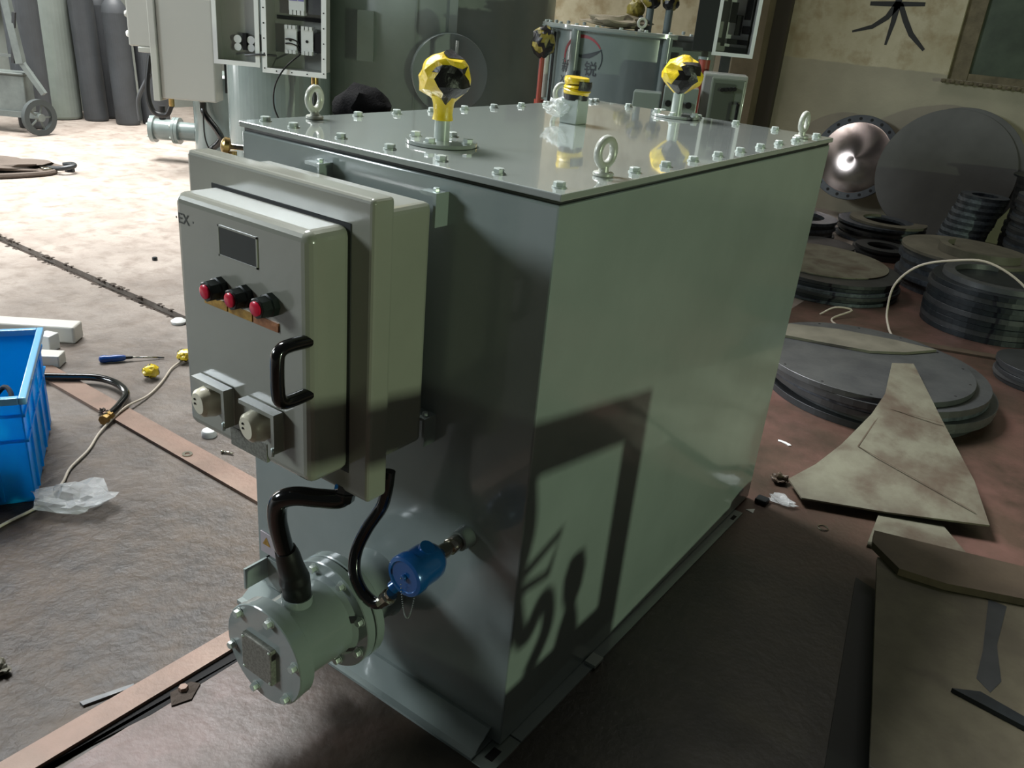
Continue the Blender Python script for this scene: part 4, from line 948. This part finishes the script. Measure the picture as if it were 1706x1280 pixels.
stack(.02, 6.08, Z0, [(.31,.02,.20)]*7, [steel_blue,steel_mid,steel_dark], 'steel_ring', 'ring in the low ring stack under the leaning discs', 'low ring stack', 'ring', .03)
stack(.02, 6.08, .144, [(.29,.02,.19,.04,.02,(math.radians(120),math.radians(380)))], steel_dust, 'half_ring', 'pale half ring on top of the low ring stack', None, 'ring')
stack(.18, 5.50, Z0, [(.19,.02,.11)]*4, [steel_mid,steel_dark], 'steel_ring', 'ring in the small pile between the two disc stacks', 'small ring pile', 'ring', .02)
stack(-.50, 5.62, Z0, [(.29,.025,.19)]*6, [steel_dark,steel_blue], 'steel_ring', 'ring in the pile half hidden behind the tank corner', 'ring pile at the tank corner', 'ring', .02)
stack(-.12, 5.13, Z0, [(.21,.02,0)]*4, [steel_mid,steel_dark], 'steel_disc', 'small disc in the pile touching the tank edge', 'small disc pile', 'disc', .02)
stack(.62, 6.05, Z0, [(.165,.024,.09,.004*math.sin(k*1.3)+.006*k-.05,.006*math.sin(k)) for k in range(20)], [steel_pale,steel_blue], 'steel_ring', 'small ring in the slanting bluish pile below the big dark disc', 'slanting bluish ring pile', 'ring')
stack(1.03, 6.36, Z0, [(.20,.026,.10)]*24, [steel_black,steel_dark], 'steel_ring', 'dark ring in the tall pile behind the bluish one', 'tall dark ring pile', 'ring', .008)
stack(1.03, 6.36, .628, [(.26,.014,0,.02,.0)], steel_black, 'steel_disc', 'thin dark disc lying on the tall dark ring pile', None)
stack(1.16, 5.86, Z0, [(.25,.022,.14)]*26, [steel_mid,steel_blue,steel_dark], 'steel_ring', 'grey ring in the tall pile at the right edge of the picture', 'tall ring pile at the right edge', 'ring', .012)
stack(1.45, 3.52, Z0, [(.20,.02,0)]*5, [steel_dark,steel_mid], 'steel_disc', 'small round plate in the pile at the right edge', 'small plate pile at the right edge', 'disc', .012)
# discs leaning against the back wall
def leaning(cx, yb, r, h, lean, zb, mat, name, label, inner=None, holes=0):
    o = local(name, label, 'disc', (cx, yb, zb), 0)
    e = (math.cos(lean), math.sin(lean))          # up direction in y,z
    c = Vector((0, r*math.sin(lean), r*math.cos(lean))); ax = Vector((0, -math.cos(lean), math.sin(lean)))
    part('plate', MB().cyl(c, c+ax*h, r, n=72, bev=.002), steel_dark if inner else mat, o)
    if inner: part('dished_face', MB().lathe([(inner,0),(inner*.985,.003),(0,.0035)], c+ax*h, ax, 64), mat, o)
    for k in range(holes):
        a = 2*math.pi*k/holes; d = Vector((math.cos(a),0,0)) + Vector((0, math.sin(lean), math.cos(lean)))*math.sin(a)
        part('bolt_hole', MB().cyl(c+d*(r*.91)+ax*(h-.001), c+d*(r*.91)+ax*(h+.001), .014, n=10), hole_m, o)
    return o
leaning(-.46, 6.60, .36, .02, math.radians(16), .165, polished, 'polished_disc', 'polished round steel cover with bolt holes leaning on the back wall', .30, 22)
leaning(.28, 6.42, .52, .014, math.radians(20), .03, steel_disc_m, 'large_dark_disc', 'large dark flat steel disc leaning on the back wall', None, 0)
leaning(.33, 6.49, .52, .014, math.radians(17), .03, steel_disc_m, 'large_dark_disc', 'second large dark disc, mostly hidden behind the first', None, 0)
# wire loop
single('wire_loop', MB().tube([(.74,3.62,.004),(.69,3.70,.03),(.65,3.76,.10),(.65,3.77,.25),(.74,3.78,.375),(.90,3.80,.44),(1.06,3.82,.46),(1.25,3.84,.37),(1.38,3.84,.2),(1.42,3.8,.006)], .006, 8, 6), white_cable, 'pale wire arching up in a loop in front of the disc stacks', 'wire')
single('thin_wire', MB().tube([(.32,3.68,.006),(.38,3.74,.05),(.46,3.80,.04),(.40,3.64,.01),(.48,3.54,.006)], .005, 6, 5), white_cable, 'small tangled wire under the low disc stack', 'wire')
single('thin_batten', MB().prism([(.55,3.45,Z0),(1.9,3.95,Z0),(1.9,4.0,Z0),(.55,3.53,Z0)], .012), wood_brown, 'thin brown batten on the floor in front of the thick black stack', 'batten')
# scraps on the red floor
sc = MB().ring((.735,1.86,Z0+.0005),(0,0,1),.055,.070,.002,14,math.radians(55),math.radians(105)); single('paper_curl', sc, white_pl, 'white curved paper sliver on the red floor right of the tank', 'scrap')
single('wire_ring', MB().tube([(1.058+math.cos(a)*.016,1.408+math.sin(a)*.016,.006) for a in [k*math.pi/6 for k in range(12)]], .0018, 6, 1, True), nickel, 'thin wire ring on the red floor below the triangular offcut', 'ring')
q = crumpled_sheet((0,0,0), .035, 8.8, flat=.22, amp=.7, squash=(1.2,.7)); q.xf(Matrix.Translation((.90,1.47,Z0)))
single('plastic_scrap', q, clear_film, 'scrap of clear film on the floor at the tip of the triangular offcut', 'scrap', None, 0)
q = crumpled_sheet((0,0,0), .03, 1.9, flat=.5, amp=.7, squash=(1.0,.8)); q.xf(Matrix.Translation((.84,1.60,Z0)))
single('dirt_lump', q, wood_brown, 'lump of brown dirt between the tank corner and the triangular offcut', 'debris', None, 0)
single('steel_clip', MB().rbox(.825,.865,1.40,1.44,Z0,.02,.003,1), steel_black, 'small dark clip on the floor at the tank corner', 'clip')
single('paper_scrap', MB().prism([(.822,1.335,Z0),(.85,1.33,Z0),(.845,1.36,Z0)], .002), white_pl, 'tiny white paper corner beside the tank foot', 'scrap')

# ================================================================== stand outside the frame on the right (its shadow falls on the tank)
sx = 2.2
sd_ = thing('steel_stand', 'steel portal stand with hanging hoses beside the board, right of the tank', 'stand', (sx, 0, 0))
part('base', MB().box(sx-.2,sx+.2,-.7,.24,Z0,.30), steel_dark, sd_)
part('post', MB().prism([(sx-.04,.225),(sx+.04,.225),(sx+.04,.305),(sx-.04,.305)], .785, Z0), steel_dark, sd_)
part('crossbar', MB().add([(sx-.04,.305,.695),(sx+.04,.305,.695),(sx+.04,.305,.79),(sx-.04,.305,.79),(sx-.04,-.75,.87),(sx+.04,-.75,.87),(sx+.04,-.75,.97),(sx-.04,-.75,.97)], [(0,1,2,3),(4,7,6,5),(0,4,5,1),(1,5,6,2),(2,6,7,3),(3,7,4,0)]), steel_dark, sd_)
part('post', MB().box(sx-.04,sx+.04,-.75,-.67,.3,.97), steel_dark, sd_)
part('valve', MB().lathe([(.05,0),(.035,.06),(.02,.10),(.035,.13),(.04,.18),(.025,.22),(0,.225)], (sx,.10,.30), (0,0,1), 16), steel_dark, sd_)
part('hose', MB().tube([(sx,-.1,.78),(sx,-.08,.66),(sx,-.10,.55),(sx,-.06,.42),(sx,.0,.48),(sx,.02,.40),(sx,-.03,.32)], .022, 10, 6), black, sd_)
part('hose', MB().tube([(sx,-.16,.8),(sx,-.17,.7),(sx,-.12,.5),(sx,-.15,.33)], .03, 10, 6), black, sd_)
part('bracket', MB().tube([(sx,-.08,.57),(sx,.03,.605),(sx,.0,.53),(sx,-.08,.54)], .012, 6, 1), black, sd_)
